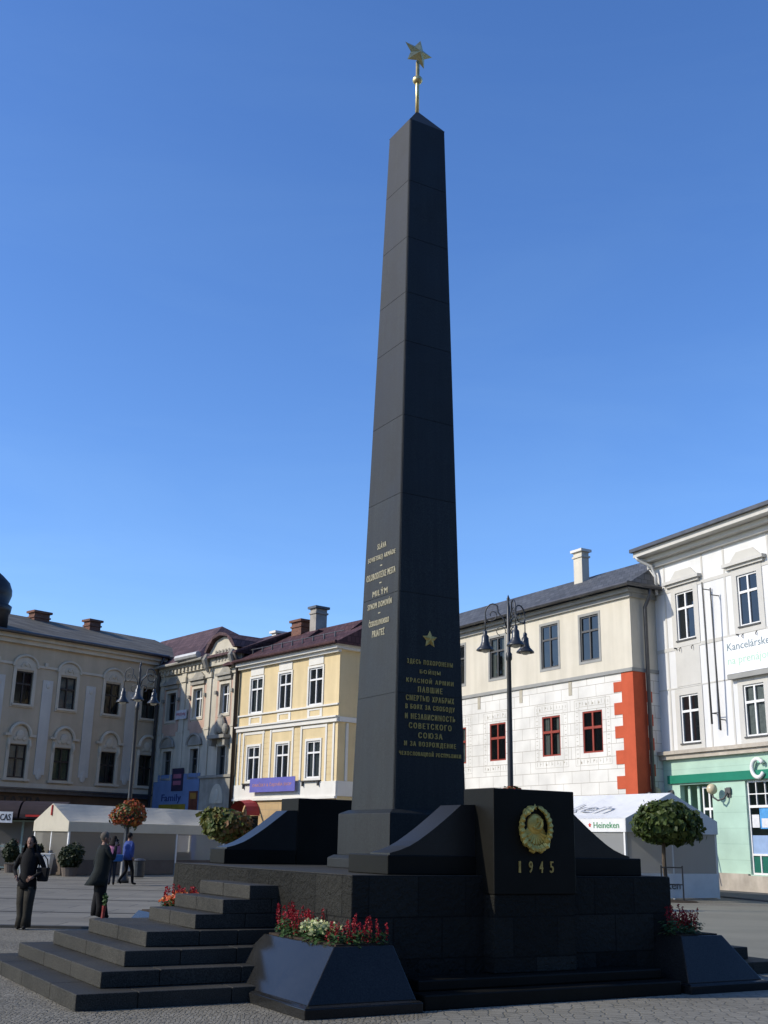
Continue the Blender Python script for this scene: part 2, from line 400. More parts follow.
# finial: rod, ball, star
def star_pts(r, n=5, inner=.5):
    return [((r if i % 2 == 0 else r * inner) * math.sin(math.pi * i / n), (r if i % 2 == 0 else r * inner) * math.cos(math.pi * i / n)) for i in range(2 * n)]
def star(mb, c, r, t, mi=0, tilt=0, yaw=0):
    pts = star_pts(r)
    M = Matrix.Translation(c) @ Matrix.Rotation(yaw, 4, 'Z') @ Matrix.Rotation(tilt, 4, 'Y')
    vs = [M @ Vector((x, 0, z)) for x, z in pts] + [M @ Vector((0, -t, 0)), M @ Vector((0, t, 0))]
    n = len(pts)
    mb.add(vs, [(i, (i + 1) % n, n) for i in range(n)] + [((i + 1) % n, i, n + 1) for i in range(n)], mi)
m = MB(); m.tube([(0, 0, 13.15), (0, 0, 14.2)], .032, 12); fin = m.build('finial_rod', M_gold, mon, smooth=True)
m = MB(); m.ball((0, 0, 13.83), .085, .085, .075, 18); m.build('ball', M_gold, fin, smooth=True)
m = MB(); star(m, (0, 0, 14.36), .285, .08, tilt=R(10), yaw=R(0)); m.build('star', M_gold, fin)
# front inscription
def on_front(fn):
    """lettering laid out on a vertical plane, then leant back with the face of the shaft"""
    mb = MB(); fn(mb)
    lean = (aw(12.75) - aw(2.03)) / (12.75 - 2.03)
    mb.v = [(x, y - (aw(z)) - .001, z) for x, y, z in mb.v]
    return mb
lines = [('ЗДЕСЬ ПОХОРОНЕНЫ', .74, 3.96), ('БОЙЦЫ', .33, 3.845), ('КРАСНОЙ АРМИИ', .76, 3.73), ('ПАВШИЕ', .39, 3.615), ('СМЕРТЬЮ ХРАБРЫХ', .77, 3.50), ('В БОЯХ ЗА СВОБОДУ', .79, 3.385),
         ('И НЕЗАВИСИМОСТЬ', .80, 3.27), ('СОВЕТСКОГО', .68, 3.155), ('СОЮЗА', .38, 3.04), ('И ЗА ВОЗРОЖДЕНИЕ', .82, 2.925), ('ЧЕХОСЛОВАЦКОЙ РЕСПУБЛИКИ', .98, 2.81)]
def front(mb):
    for s, wd, z in lines: put_text(mb, s, 0, 3.985 - (3.96 - z) * 1.07, wd, .076, 0, 0, .008, .0022, 1.45)
on_front(front).build('russian_inscription', M_goldm, mon)
m = MB(); star(m, (0, 0, 4.32), .125, .035)
m.v = [(x, y - aw(z) - .002, z) for x, y, z in m.v]
m.build('star_emblem', M_goldm, mon)
# left face inscription (text faces -x): build on -y plane then turn
sl = [('SLÁVA', .27, 5.72), ('SOVIETSKEJ ARMÁDE', .86, 5.545), ('OSLOBODITEĽKE MESTA', .90, 5.285), ('MILÝM', .46, 5.03), ('SYNOM DOMOVÍN', .74, 4.855), ('ČESKOSLOVENSKO', .62, 4.60), ('PRIATEĽ', .38, 4.44)]
def left(mb):
    for s, wd, z in sl: put_text(mb, s, .0, z, wd * .9, .105, 0, 0, .006, .003, 1.2)
    for z in (5.415, 5.16, 4.72): mb.box(-.03, .03, -.004, 0, z - .008, z + .008)
mb = MB(); left(mb)
mb.v = [(-aw(z) + y - .001, -x, z) for x, y, z in mb.v]
mb.build('slovak_inscription', pmat('pale_gilded_letters', (.38, .34, .22), .5, .15, 20, .05, 80, .4, .2), mon)
# emblem blocks
m = MB(); m.box(-.574, .574, -2.785, -2.55, .262, 1.078)
m.build('block_footing', M_rough, mon, bevel=.01)
m = MB(); m.box(-.584, .584, -2.80, -2.2, 1.08, 2.23)
o = m.build('emblem_block', M_dark, mon, bevel=.01)
m = MB()
m.v = []
cz = 1.80
# wheat wreath
for s in (-1, 1):
    for k in range(11):
        t = k / 10
        ang = R(-84 + 150 * t)
        rx, rz = .205, .225
        x = s * rx * math.cos(ang); z = cz + rz * math.sin(ang) + .01
        w = .080 - .045 * abs(t - .35)
        tx, tz = -s * rx * math.sin(ang), rz * math.cos(ang)
        l = math.hypot(tx, tz); tx /= l; tz /= l
        m.tube([(x - tx * .042, -2.80, z - tz * .042), (x, -2.825, z), (x + tx * .05, -2.815, z + tz * .05)], [w * .8, w, w * .5], 8, flat=.5)
    m.tube([(s * .205 * math.cos(R(a)), -2.83, cz + .01 + .225 * math.sin(R(a))) for a in (-60, -40, -20, 0, 20, 40)], .012, 6)
# ribbons at the foot, rays, globe, sickle and hammer, top star
for s in (-1, 1):
    m.tube([(0, -2.81, cz - .215), (s * .06, -2.83, cz - .245), (s * .10, -2.81, cz - .235)], [.03, .035, .02], 8)
for k in range(9):
    a = R(205 + k * 130 / 8)
    m.tube([(.02 * math.cos(a), -2.80, cz - .02 + .02 * math.sin(a)), (.15 * math.cos(a), -2.815, cz - .02 + .16 * math.sin(a))], [.012, .022], 6)
m.ball((0, -2.795, cz - .09), .165, .022, .14, 18)
m.ball((0, -2.80, cz + .045), .118, .045, .118, 20)
m.tube([(.062 * math.cos(R(a)), -2.846, cz + .05 + .062 * math.sin(R(a))) for a in range(-130, 100, 20)], [.008 + .012 * math.sin(math.pi * i / 11) for i in range(12)], 6)
m.tube([(-.05, -2.845, cz - .01), (.035, -2.85, cz + .075)], .010, 6); m.box(.0, .07, -2.86, -2.84, cz + .07, cz + .10)
m.tube([(-.055, -2.845, cz + .005), (-.04, -2.85, cz + .015)], .014, 6)
star(m, (0, -2.805, cz + .235), .04, .015)
m.build('coat_of_arms', pmat('gilded_relief', (.76, .54, .13), .42, .22, 10, .15, 50, .5, .5), o, smooth=False)
m = MB()
for ch, x in zip('1945', (-.232, -.076, .074, .226)): put_text(m, ch, x, 1.376, .048 if ch != '1' else .020, .125, -2.803, 0, .008, .002)
m.build('year_numerals', M_goldm, o)
m = MB(); m.box(-.584, .584, 2.2, 2.8, 1.272, 2.23)
m.build('stone_block', M_dark, mon, bevel=.01)
WP = [(-1.72, 1.50), (-1.59, 1.533), (-1.465, 1.578), (-1.355, 1.635), (-1.25, 1.70), (-1.14, 1.772), (-1.03, 1.85), (-.90, 1.946), (-.775, 2.042)]
def wing(sgn, y0, y1, dx, sx0, sx1, sy0, sy1):
    cur = [(sgn * (-x + dx), z) for x, z in WP]
    poly = [(sgn * .58, 1.48)] + [(cur[0][0], 1.48)] + cur + [(sgn * .58, 2.05)]
    m = MB(); m.prism(poly, y0, y1)
    w = m.build('wing', M_wing, mon)
    m = MB(); x0, x1 = sorted((sgn * sx0, sgn * sx1)); m.box(x0, x1, sy0, sy1, 1.273, 1.481)
    m.build('wing_base', M_dark, w, bevel=.012)
wing(-1, -2.43, -2.0, 0, .58, 1.755, -2.45, -1.55)
wing(1, -2.43, -2.0, .04, .58, 1.93, -2.45, -1.55)
wing(-1, 2.215, 2.6, -.02, .60, 1.74, 2.19, 2.74)
wing(1, 2.215, 2.6, -.02, .60, 1.74, 2.19, 2.74)

# planters at the four corners of the plinth (built-in stone troughs), each a thing of its own
PL = {}
for key, sx, sy, lab in (('fl', -1, -1, 'black granite planter with red and white flowers beside the lower stairs'),
                         ('fr', 1, -1, 'shaded black planter of dark red flowers at monument corner nearest the road'),
                         ('bl', -1, 1, 'black granite planter behind the stairs showing a pale sky-lit slope'),
                         ('br', 1, 1, 'black planter hidden at the back corner of the monument')):
    if key == 'br': continue
    p = empty('stone_planter', mon_world(sx * 2.7, sy * 2.2), RHO, lab, 'planter')
    ex = -.05 if sy < 0 else -.05
    def B(x0, x1, y0, y1):
        a = sorted((sx * x0 - sx * 2.7, sx * x1 - sx * 2.7)); b = sorted((sy * y0 - sy * 2.2, sy * y1 - sy * 2.2))
        return (a[0], a[1], b[0], b[1])
    m = MB(); m.frust(B(1.86, 3.07, 1.06, 3.23), .115, B(2.0, 2.68, 1.34, 3.0), .61)
    body = m.build('body', M_sill, p, bevel=.008)
    m = MB(); m.frust(B(1.82, 3.13, 1.0, 3.30), 0, B(1.82, 3.13, 1.0, 3.30), .10); m.frust(B(1.82, 3.13, 1.0, 3.30), .10, B(1.85, 3.085, 1.05, 3.25), .116)
    m.build('base', M_sill, p, bevel=.01)
    m = MB(); m.frust(B(2.03, 2.64, 1.38, 2.96), .58, B(2.03, 2.64, 1.38, 2.96), .625)
    m.build('soil', M_soil, p)
    PL[key] = (sx, sy)

# ------------------------------------------------------------------ flowers
L_salv = leafmat('salvia_leaves', [(.03, .07, .02), (.06, .11, .03), (.04, .09, .03)])
L_red = leafmat('red_salvia_petals', [(.26, .008, .014), (.36, .02, .03), (.16, .006, .012)])
L_white = leafmat('pale_cream_petals', [(.48, .48, .22), (.58, .58, .34), (.28, .36, .09)])
L_org = leafmat('orange_petals', [(.55, .12, .02), (.5, .05, .02), (.6, .25, .06)])
def leafq(mb, p, s, nrm=None, mi=0, asp=.6):
    n = (nrm if nrm is not None else Vector((random.gauss(0, 1), random.gauss(0, 1), random.gauss(0, 1)))).normalized()
    a = n.orthogonal().normalized(); a = Matrix.Rotation(random.uniform(0, 6.28), 3, n) @ a
    b = n.cross(a) * asp
    p = Vector(p)
    mb.add([p - a * s, p + b * s + n * s * .15, p + a * s, p - b * s + n * s * .15], [(0, 1, 2, 3)], mi)
def flower_mesh(name, kind, seed):
    random.seed(seed)
    m = MB()
    for i in range(90):
        a = random.uniform(0, 6.28); r = .13 * math.sqrt(random.random()); z = random.uniform(.0, .16)
        leafq(m, (r * math.cos(a), r * math.sin(a), z), random.uniform(.02, .035), Vector((math.cos(a) * .5, math.sin(a) * .5, 1)), 0)
    b = MB()
    if kind == 'spike':
        for k in range(9):
            a = random.uniform(0, 6.28); r = .12 * math.sqrt(random.random()); h = random.uniform(.19, .32)
            x, y = r * math.cos(a), r * math.sin(a)
            m.tube([(x * .6, y * .6, .05), (x, y, h * .7)], .004, 4)
            for j in range(20):
                z = h - j * .0065 * random.uniform(.7, 1.3); q = .008 + .012 * (j / 20)
                t = random.uniform(0, 6.28)
                leafq(b, (x + q * math.cos(t), y + q * math.sin(t), z), random.uniform(.011, .019), None, 0)
    else:
        for k in range(110):
            a = random.uniform(0, 6.28); r = .14 * math.sqrt(random.random()); z = .20 - r * .5 + random.uniform(-.05, .03)
            leafq(b, (r * math.cos(a), r * math.sin(a), z), random.uniform(.012, .02), None, 0, .9)
    return m, b
def plant(name, kind, seed, mats, label, group):
    a, b = flower_mesh(name, kind, seed)
    r = empty(name, (0, 0, 0), 0, label, 'flower', group)
    a.build('leaves', mats[0], r); b.build('bloom', mats[1], r)
    return r
pr = [plant('salvia_plant', 'spike', 11 + i, (L_salv, L_red), 'x', 'g') for i in range(2)]
pwht = plant('bedding_plant', 'mound', 21, (L_salv, L_white), 'x', 'g')
porg = plant('bedding_plant', 'mound', 23, (L_salv, L_org), 'x', 'g')
used = set()
def put(proto, loc, label, group, sc=1.0):
    if proto.name in used: o = copy_tree(proto)
    else: o = proto; used.add(proto.name)
    o.location = loc; o.rotation_euler = (0, 0, random.uniform(0, 6.28)); o.scale = (sc, sc, sc * random.uniform(.85, 1.12))
    o['label'] = label; o['group'] = group
    return o
random.seed(5)
for i, (x, y) in enumerate([(-2.50, -1.55), (-2.58, -1.72), (-2.42, -1.80), (-2.56, -1.95), (-2.42, -2.02)]):
    put(pr[i % 2], mon_world(x, y, .60), 'red salvia in the front planter left of the white blooms, against the stairs', 'red salvia between stairs and white blooms', random.uniform(.9, 1.1))
for i, (x, y) in enumerate([(-2.50, -2.25), (-2.60, -2.40), (-2.44, -2.45), (-2.58, -2.56)]):
    put(pwht, mon_world(x, y, .60), 'cream white bedding plant between two clumps of red salvia', 'white bedding plants in the front planter', random.uniform(1.05, 1.25))
for i, (x, y) in enumerate([(-2.56, -2.84), (-2.40, -2.88), (-2.26, -2.82), (-2.12, -2.90)]):
    put(pr[i % 2], mon_world(x, y, .58), 'red salvia right of the white blooms, before the dark plinth face', 'red salvia right of the white blooms', random.uniform(.8, .98))
for i, (x, y) in enumerate([(2.05, -2.8), (2.25, -2.85), (2.42, -2.8), (2.5, -2.55), (2.42, -2.2), (2.56, -2.35), (2.45, -1.9), (2.56, -1.7)]):
    put(pr[i % 2], mon_world(x, y, .60), 'dark red salvia in the shaded planter at the right end of the plinth', 'shaded salvia in the right planter', random.uniform(.95, 1.2))
for i, (x, y) in enumerate([(-2.5, 1.55), (-2.4, 1.8), (-2.55, 2.0), (-2.42, 2.25)]):
    put(pr[i % 2], mon_world(x, y, .61), 'deep red salvia in the planter behind the stairs', 'red salvia behind the stairs', 1.35)
for i, (x, y) in enumerate([(-2.58, 1.5), (-2.46, 1.66), (-2.36, 1.5), (-2.6, 1.8)]):
    put(porg, mon_world(x, y, .61), 'orange bedding plant at the near end of the planter behind the stairs', 'orange bedding plants behind the stairs', 1.5)

# ------------------------------------------------------------------ buildings
G_win = glassmat('window_glass', (.55, .6, .6), .72)
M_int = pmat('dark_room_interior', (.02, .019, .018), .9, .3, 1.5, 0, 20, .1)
M_curt = pmat('white_net_curtain', (.62, .62, .58), .9, .12, 6, .3, 30, .1)
M_curtg = pmat('grey_net_curtain', (.42, .44, .46), .9, .25, 6, .3, 30, .1)
M_curtw = pmat('bluish_net_curtain', (.75, .78, .80), .9, .25, 5, .3, 30, .1)
M_curty = pmat('yellow_curtain', (.55, .50, .28), .9, .15, 5, .3, 30, .1)
M_white = pmat('white_painted_wood', (.78, .78, .76), .5, .05, 3, .03, 80)
M_brown = pmat('dark_brown_painted_wood', (.035, .026, .02), .5, .2, 4, .05, 80)
M_redw = pmat('oxblood_painted_wood', (.27, .045, .028), .5, .15, 4, .05, 80)
M_greyw = pmat('dark_grey_painted_wood', (.09, .09, .088), .55, .12, 4, .05, 80)
M_zinc = pmat('zinc_gutter', (.10, .10, .105), .45, .2, 3, .05, 60, .5, .6)
M_brick = brickmat('chimney_brick', (.20, .085, .055), (.16, .13, .11), .26, .08, .01, .9, .2, .5, .5, 60, .3)

def facade(x0, x1, z0, z1, openings, depth=.2, mi=0, mi_in=1, y=0.0, back=.9):
    """wall face at y with recessed openings (list of x0,x1,z0,z1), reveals and dark rooms behind"""
    m = MB()
    xs = sorted({x0, x1, *[o[0] for o in openings], *[o[1] for o in openings]}); zs = sorted({z0, z1, *[o[2] for o in openings], *[o[3] for o in openings]})
    xs = [x for x in xs if x0 <= x <= x1]; zs = [z for z in zs if z0 <= z <= z1]
    for i in range(len(xs) - 1):
        for j in range(len(zs) - 1):
            cx, cz = (xs[i] + xs[i + 1]) / 2, (zs[j] + zs[j + 1]) / 2
            if any(o[0] < cx < o[1] and o[2] < cz < o[3] for o in openings): continue
            m.quad((xs[i], y, zs[j]), (xs[i + 1], y, zs[j]), (xs[i + 1], y, zs[j + 1]), (xs[i], y, zs[j + 1]), mi)
    for a, b, c, d in openings:
        m.quad((a, y, c), (a, y + depth, c), (a, y + depth, d), (a, y, d), mi); m.quad((b, y, c), (b, y, d), (b, y + depth, d), (b, y + depth, c), mi)
        m.quad((a, y, c), (b, y, c), (b, y + depth, c), (a, y + depth, c), mi); m.quad((a, y, d), (a, y + depth, d), (b, y + depth, d), (b, y, d), mi)
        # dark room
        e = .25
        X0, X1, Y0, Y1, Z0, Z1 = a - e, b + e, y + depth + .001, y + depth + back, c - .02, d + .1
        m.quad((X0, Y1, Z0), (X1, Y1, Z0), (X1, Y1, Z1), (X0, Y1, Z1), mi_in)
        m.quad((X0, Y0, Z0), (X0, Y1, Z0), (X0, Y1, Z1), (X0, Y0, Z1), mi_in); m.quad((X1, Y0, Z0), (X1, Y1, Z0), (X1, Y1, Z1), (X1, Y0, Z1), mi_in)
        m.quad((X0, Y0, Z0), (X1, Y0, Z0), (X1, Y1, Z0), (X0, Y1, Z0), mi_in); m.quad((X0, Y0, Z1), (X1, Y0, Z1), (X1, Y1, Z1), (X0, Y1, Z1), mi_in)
    return m
def window(parent, x0, x1, z0, z1, mat, y=.1, transom=.64, bar=.055, mid=True, curtain=None, bars=None, glass=None):
    m = MB(); fw = .075
    m.box(x0, x0 + fw, y, y + .07, z0, z1); m.box(x1 - fw, x1, y, y + .07, z0, z1)
    m.box(x0 + fw, x1 - fw, y, y + .07, z0, z0 + fw); m.box(x0 + fw, x1 - fw, y, y + .07, z1 - fw, z1)
    zt = z0 + (z1 - z0) * transom; xm = (x0 + x1) / 2
    m.box(x0 + fw, x1 - fw, y - .015, y + .065, zt - bar, zt + bar)
    if mid:
        m.box(xm - bar * .9, xm + bar * .9, y - .008, y + .06, z0 + fw, zt - bar); m.box(xm - bar * .9, xm + bar * .9, y - .008, y + .06, zt + bar, z1 - fw)
    w = m.build('window', mat, parent)
    g = MB(); ja, jb, jc = (random.uniform(-.012, .012) for _ in range(3)); yy = y + .045
    g.quad((x0 + .04, yy + ja, z0 + .04), (x1 - .04, yy + jb, z0 + .04), (x1 - .04, yy + jb + jc, z1 - .04), (x0 + .04, yy + ja + jc, z1 - .04))
    g.build('pane', glass or G_win, w)
    if curtain:
        c = MB(); kind, cm = curtain
        def drape(a, b, top, bot):
            n = 10; vs = []
            for i in range(n + 1):
                x = a + (b - a) * i / n; yy = y + .115 + .025 * math.sin(i * 1.9)
                vs += [(x, yy, bot), (x, yy, top)]
            c.add(vs, [(2 * i, 2 * i + 2, 2 * i + 3, 2 * i + 1) for i in range(n)])
        W = x1 - x0
        if kind == 'full': drape(x0 - .05, x1 + .05, z1 + .05, z0)
        elif kind == 'sides': drape(x0 - .05, x0 + W * .3, z1 + .05, z0); drape(x1 - W * .3, x1 + .05, z1 + .05, z0)
        elif kind == 'right': drape(x0 + W * .62, x1 + .05, z1 + .05, z0)
        elif kind == 'half': drape(x0 - .05, x1 + .05, z0 + (z1 - z0) * .45, z0)
        c.build('curtain', cm, w)
    return w
def surround(parent, x0, x1, z0, z1, w, t, mat, name='window_surround', sill=0, top=None):
    m = MB()
    m.box(x0 - w, x0, -t, .02, z0 - w, z1 + w); m.box(x1, x1 + w, -t, .02, z0 - w, z1 + w)
    m.box(x0, x1, -t, .02, z1, z1 + w); m.box(x0, x1, -t, .02, z0 - w, z0)
    if sill: m.box(x0 - w - .04, x1 + w + .04, -t - sill, -.001, z0 - w - .07, z0 - w + .02)
    return m.build(name, mat, parent)
def gabled_roof(parent, x0, x1, ye, ze, yr, zr, mat, hipl=0, hipr=0, thick=.12, name='roof', yb=None):
    """front slope (and back slope) from the eave line up to the ridge, optional hips"""
    yb = yb if yb is not None else 2 * yr - ye
    m = MB()
    a, b = (x0, ye, ze), (x1, ye, ze); c, d = (x1 - hipr, yr, zr), (x0 + hipl, yr, zr); e, f = (x0, yb, ze), (x1, yb, ze)
    A = [a, b, c, d, e, f]; lo = [(p[0], p[1], p[2] - thick) for p in A]
    m.add(A + lo, [(0, 1, 2, 3), (3, 2, 5, 4), (1, 5, 2), (0, 3, 4), (6, 9, 8, 7), (9, 10, 11, 8), (7, 8, 11), (6, 10, 9), (0, 6, 7, 1), (1, 7, 11, 5), (5, 11, 10, 4), (4, 10, 6, 0)])
    return m.build(name, mat, parent)
def tilemat(name, col, var=.25, row=.35, bw=.28):
    return brickmat(name, col, tuple(c * .55 for c in col), bw, row, .02, .7, var, .5, .4, 25, .3, spec=.12)
def chimney(parent, x0, x1, y0, y1, z0, z1, mat, capm):
    m = MB(); m.box(x0, x1, y0, y1, z0, z1); m.box(x0 - .06, x1 + .06, y0 - .06, y1 + .06, z1 - .32, z1 - .22)
    c = m.build('chimney', mat, parent)
    m = MB(); m.box(x0 - .12, x1 + .12, y0 - .12, y1 + .12, z1 + .002, z1 + .14); m.build('chimney_cap', capm, c)
    return c
def drain(parent, pts, r=.07, mat=None, name='drainpipe'):
    m = MB(); m.tube(pts, r, 8); return m.build(name, mat or M_zinc, parent, smooth=True)

# ---- 1. shaded beige town house on the left (facade runs towards the camera from the corner)
aL = math.atan2(.749, .663)
BL = empty('town_house', (-15.83, 79.2, -.16), aL, 'long beige stucco town house in shade with arched window hoods and grey roof', 'building')
BL.scale = (1.1, 1.1, 1.1)
M_beige = pmat('beige_stucco', (.60, .475, .32), .9, .10, .6, .25, 50, .2, 0, .15)  # even yellowish beige, the stucco's own colour
M_beigel = pmat('pale_stucco_trim', (.68, .58, .43), .9, .08, 1.0, .2, 50, .2, 0, .12)
M_panel = pmat('bluish_white_pilaster_stucco', (.66, .60, .50), .9, .06, 1.0, .2, 60, .2, 0, .1)
M_grnd = pmat('brown_shopfront_stucco', (.14, .085, .05), .85, .2, .8, .2, 40, .2, 0, .15)
WXu = [-24.1, -20.9, -16.0, -12.8, -9.63, -6.67, -3.46, -.62]; WXl = [-24, -20.8, -15.9, -12.7, -9.53, -6.6, -3.36, -.50]
hw = .56
op = [(x - hw, x + hw, 8.9, 10.8) for x in WXu] + [(x - hw, x + hw, 4.77, 6.62) for x in WXl]
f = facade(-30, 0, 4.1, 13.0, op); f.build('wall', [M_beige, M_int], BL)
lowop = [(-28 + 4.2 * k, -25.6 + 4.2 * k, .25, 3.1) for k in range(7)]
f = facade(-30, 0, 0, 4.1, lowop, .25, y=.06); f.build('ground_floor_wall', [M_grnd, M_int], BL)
for a, b, c, d in lowop: window(BL, a, b, c, d, M_brown, .12, .74, .05)
for i, x in enumerate(WXu):
    window(BL, x - hw, x + hw, 8.9, 10.8, M_brown, .08, .62, .05, True, (('half', M_curt), ('right', M_curt), ('full', M_curt), None)[(i + 1) % 4] if i % 2 else None)
for i, x in enumerate(WXl):
    cur = {4: ('full', M_curt), 5: ('full', M_curty), 3: ('sides', M_curt)}.get(i)
    window(BL, x - hw, x + hw, 4.77, 6.62, M_brown, .08, .58, .05, True, cur)
def arc(cx, cz, rx, rz, a0, a1, n=14): return [(cx + rx * math.cos(R(a0 + (a1 - a0) * i / n)), cz + rz * math.sin(R(a0 + (a1 - a0) * i / n))) for i in range(n + 1)]
for x in WXu:
    m = MB(); m.box(x - hw - .2, x - hw, -.06, .02, 8.72, 10.9); m.box(x + hw, x + hw + .2, -.06, .02, 8.72, 10.9); m.box(x - hw, x + hw, -.06, .02, 8.72, 8.9)
    m.box(x - hw - .12, x + hw + .12, -.14, -.062, 8.80, 8.92)
    m.prism([(x - hw - .2, 10.902)] + [(px, pz) for px, pz in arc(x, 11.0, hw + .2, .62, 180, 0)] + [(x + hw + .2, 10.902)], -.05, .02)
    m.tube([(px, -.08, pz) for px, pz in arc(x, 11.1, hw + .22, .62, 185, -5)], .085, 6); m.tube([(px, -.06, pz) for px, pz in arc(x, 11.02, .3, .3, 0, 180)], .05, 6); m.ball((x, -.06, 11.2), .14, .08, .12, 8)
    m.build('window_surround', M_beigel, BL)
for x in WXl:
    m = MB(); m.box(x - hw - .2, x - hw, -.06, .02, 4.55, 7.2); m.box(x + hw, x + hw + .2, -.06, .02, 4.55, 7.2); m.box(x - hw - .3, x + hw + .3, -.16, -.062, 4.60, 4.72)
    m.prism([(x - hw, 6.66)] + [(x - hw, 7.1)] + arc(x, 7.1, hw, .62, 180, 0) + [(x + hw, 6.66)], -.04, .02)
    m.box(x - hw - .42, x - hw - .02, -.2, -.062, 7.08, 7.22); m.box(x + hw + .02, x + hw + .42, -.2, -.062, 7.08, 7.22)
    m.tube([(px, -.13, pz) for px, pz in arc(x, 7.12, hw + .1, .7, 178, 2)], .10, 6)
    m.ball((x, -.06, 7.15), .28, .09, .3, 10); m.ball((x - .3, -.05, 6.95), .13, .07, .13, 8); m.ball((x + .3, -.05, 6.95), .13, .07, .13, 8)
    for s in (-1, 1): m.tube([(x + s * (hw + .1), -.1, 6.9), (x + s * (hw + .13), -.12, 6.6), (x + s * (hw + .1), -.07, 6.3)], [.07, .1, .03], 6)
    m.build('window_hood', M_beigel, BL)
for x in (-22.4, -18.4, -14.3, -11.2, -8.05, -5.05, -2.0):
    m = MB(); m.box(x - .34, x + .34, -.05, .02, 5.0, 10.45); m.ball((x, -.05, 10.15), .14, .06, .2, 8); m.ball((x, -.03, 5.05), .22, .06, .35, 8)
    m.build('pilaster', M_panel, BL)
m = MB(); m.box(-30, -.1, -.07, .02, 11.12, 11.26); 
for k in range(7): m.box(-27 + k * 3.1, -26.8 + k * 3.1, -.1, -.071, 11.2, 11.45)
m.build('string_course', M_beigel, BL)
m = MB(); m.box(-30, 0, -.16, .02, 3.95, 4.15); m.box(-30, 0, -.28, .02, 4.152, 4.23); m.build('ledge', M_zinc, BL)
m = MB(); m.box(-30, 0, -.05, .02, 4.25, 4.5); m.build('ledge_band', M_beigel, BL)
m = MB(); m.box(-30, .3, -.22, .02, 12.35, 12.6); m.box(-30, .3, -.42, .02, 12.602, 12.84); m.build('cornice', M_beigel, BL)
M_tileg = tilemat('grey_brown_roof_tiles', (.20, .18, .14))
rf = gabled_roof(BL, -31, 3.2, -.62, 12.95, 5, 15.05, M_tileg)
chimney(rf, -6.85, -5.75, 4.3, 5.0, 14.3, 15.3, M_brick, M_brick); chimney(rf, -2.7, -1.85, 4.3, 5.0, 14.3, 15.4, M_brick, M_brick)
m = MB(); m.tube([(-31, -.66, 12.92), (.2, -.66, 12.92)], .10, 8); m.build('gutter', M_zinc, BL)
m = MB(); m.box(-30, 0, .95, 10, 0, 12.9); m.box(-.05, .0, .02, .949, 0, 12.9); m.build('house_body', M_beige, BL)
drain(BL, [(-.12, -.6, 12.9), (-.12, -.2, 12.3), (-.12, -.14, 0)], .1)
m = MB(); put_text(m, 'TATRA', -11.2 + 2.3, 3.55, 2.6, .42, .05, 0, .02, .01); m.build('lettering', M_brown, BL)
# little onion turret on the roof
m = MB(); m.lathe([(1.15, 12.98), (1.15, 13.9), (1.25, 14.0), (1.3, 14.35), (1.05, 14.5), (1.22, 15.0), (1.2, 15.3), (1.0, 15.75), (.55, 16.15), (.2, 16.4), (.08, 16.9), (.02, 17.4)], (-12.05, .4, 0), 20, 0, .9, .9)
m.build('onion_turret', pmat('blackened_copper', (.02, .022, .026), .45, .3, 2, .1, 40, .5, .3), rf, smooth=True)

# ---- 2 + 3. ornate pink house and yellow house (one street line)
aP = math.atan2(-.777, .629)
BP = empty('ornate_house', (-15.61, 79.2, -.16), aP, 'ornate cream and pink house with carved gable, half in shadow beside yellow house', 'building')
BP.scale = (1.1, 1.1, 1.1)
M_cream = pmat('aged_cream_stucco', (.60, .55, .44), .9, .12, .8, .3, 40, .2, 0, .25)
M_pink = pmat('faded_pink_stucco', (.55, .38, .29), .9, .12, .8, .3, 40, .2, 0, .2)
M_stone = pmat('grey_carved_stone', (.36, .34, .29), .9, .18, 1.5, .4, 40, .2, 0, .3)
pu = [(1.05, 2.17), (4.32, 5.44), (7.53, 8.54)]; pl = [(1.03, 2.09), (4.42, 5.37), (7.6, 8.5)]
op = [(a, b, 8.73, 10.46) for a, b in pu] + [(a, b, 5.18, 6.84) for a, b in pl]
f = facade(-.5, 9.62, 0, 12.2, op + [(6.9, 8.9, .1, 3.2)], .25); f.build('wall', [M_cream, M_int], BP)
for i, (a, b) in enumerate(pu):
    window(BP, a, b, 8.73, 10.46, M_greyw if i == 0 else M_white, .16, .66, .04, True, ('full', M_curtg) if i else None)
    surround(BP, a, b, 8.73, 10.46, .16, .06, M_cream)
    m = MB(); m.box(a - .45, a - .17, -.03, .02, 8.0, 10.7); m.box(b + .17, b + .45, -.03, .02, 8.0, 10.7); m.box(a - .17, b + .17, -.028, .02, 7.75, 8.5); m.build('pink_panel', M_pink, BP)
    m = MB(); m.box(a - .35, b + .35, -.28, .02, 10.95, 11.1); m.box(a - .25, b + .25, -.16, .02, 10.7, 10.948); m.prism([(a - .25, 11.102), ((a + b) / 2 - .3, 11.45), ((a + b) / 2 + .3, 11.45), (b + .25, 11.102)], -.1, .02)
    m.box(a - .5, a - .3, -.2, -.031, 9.9, 10.1); m.box(b + .3, b + .5, -.2, -.031, 9.9, 10.1)
    m.build('window_hood', M_stone, BP)
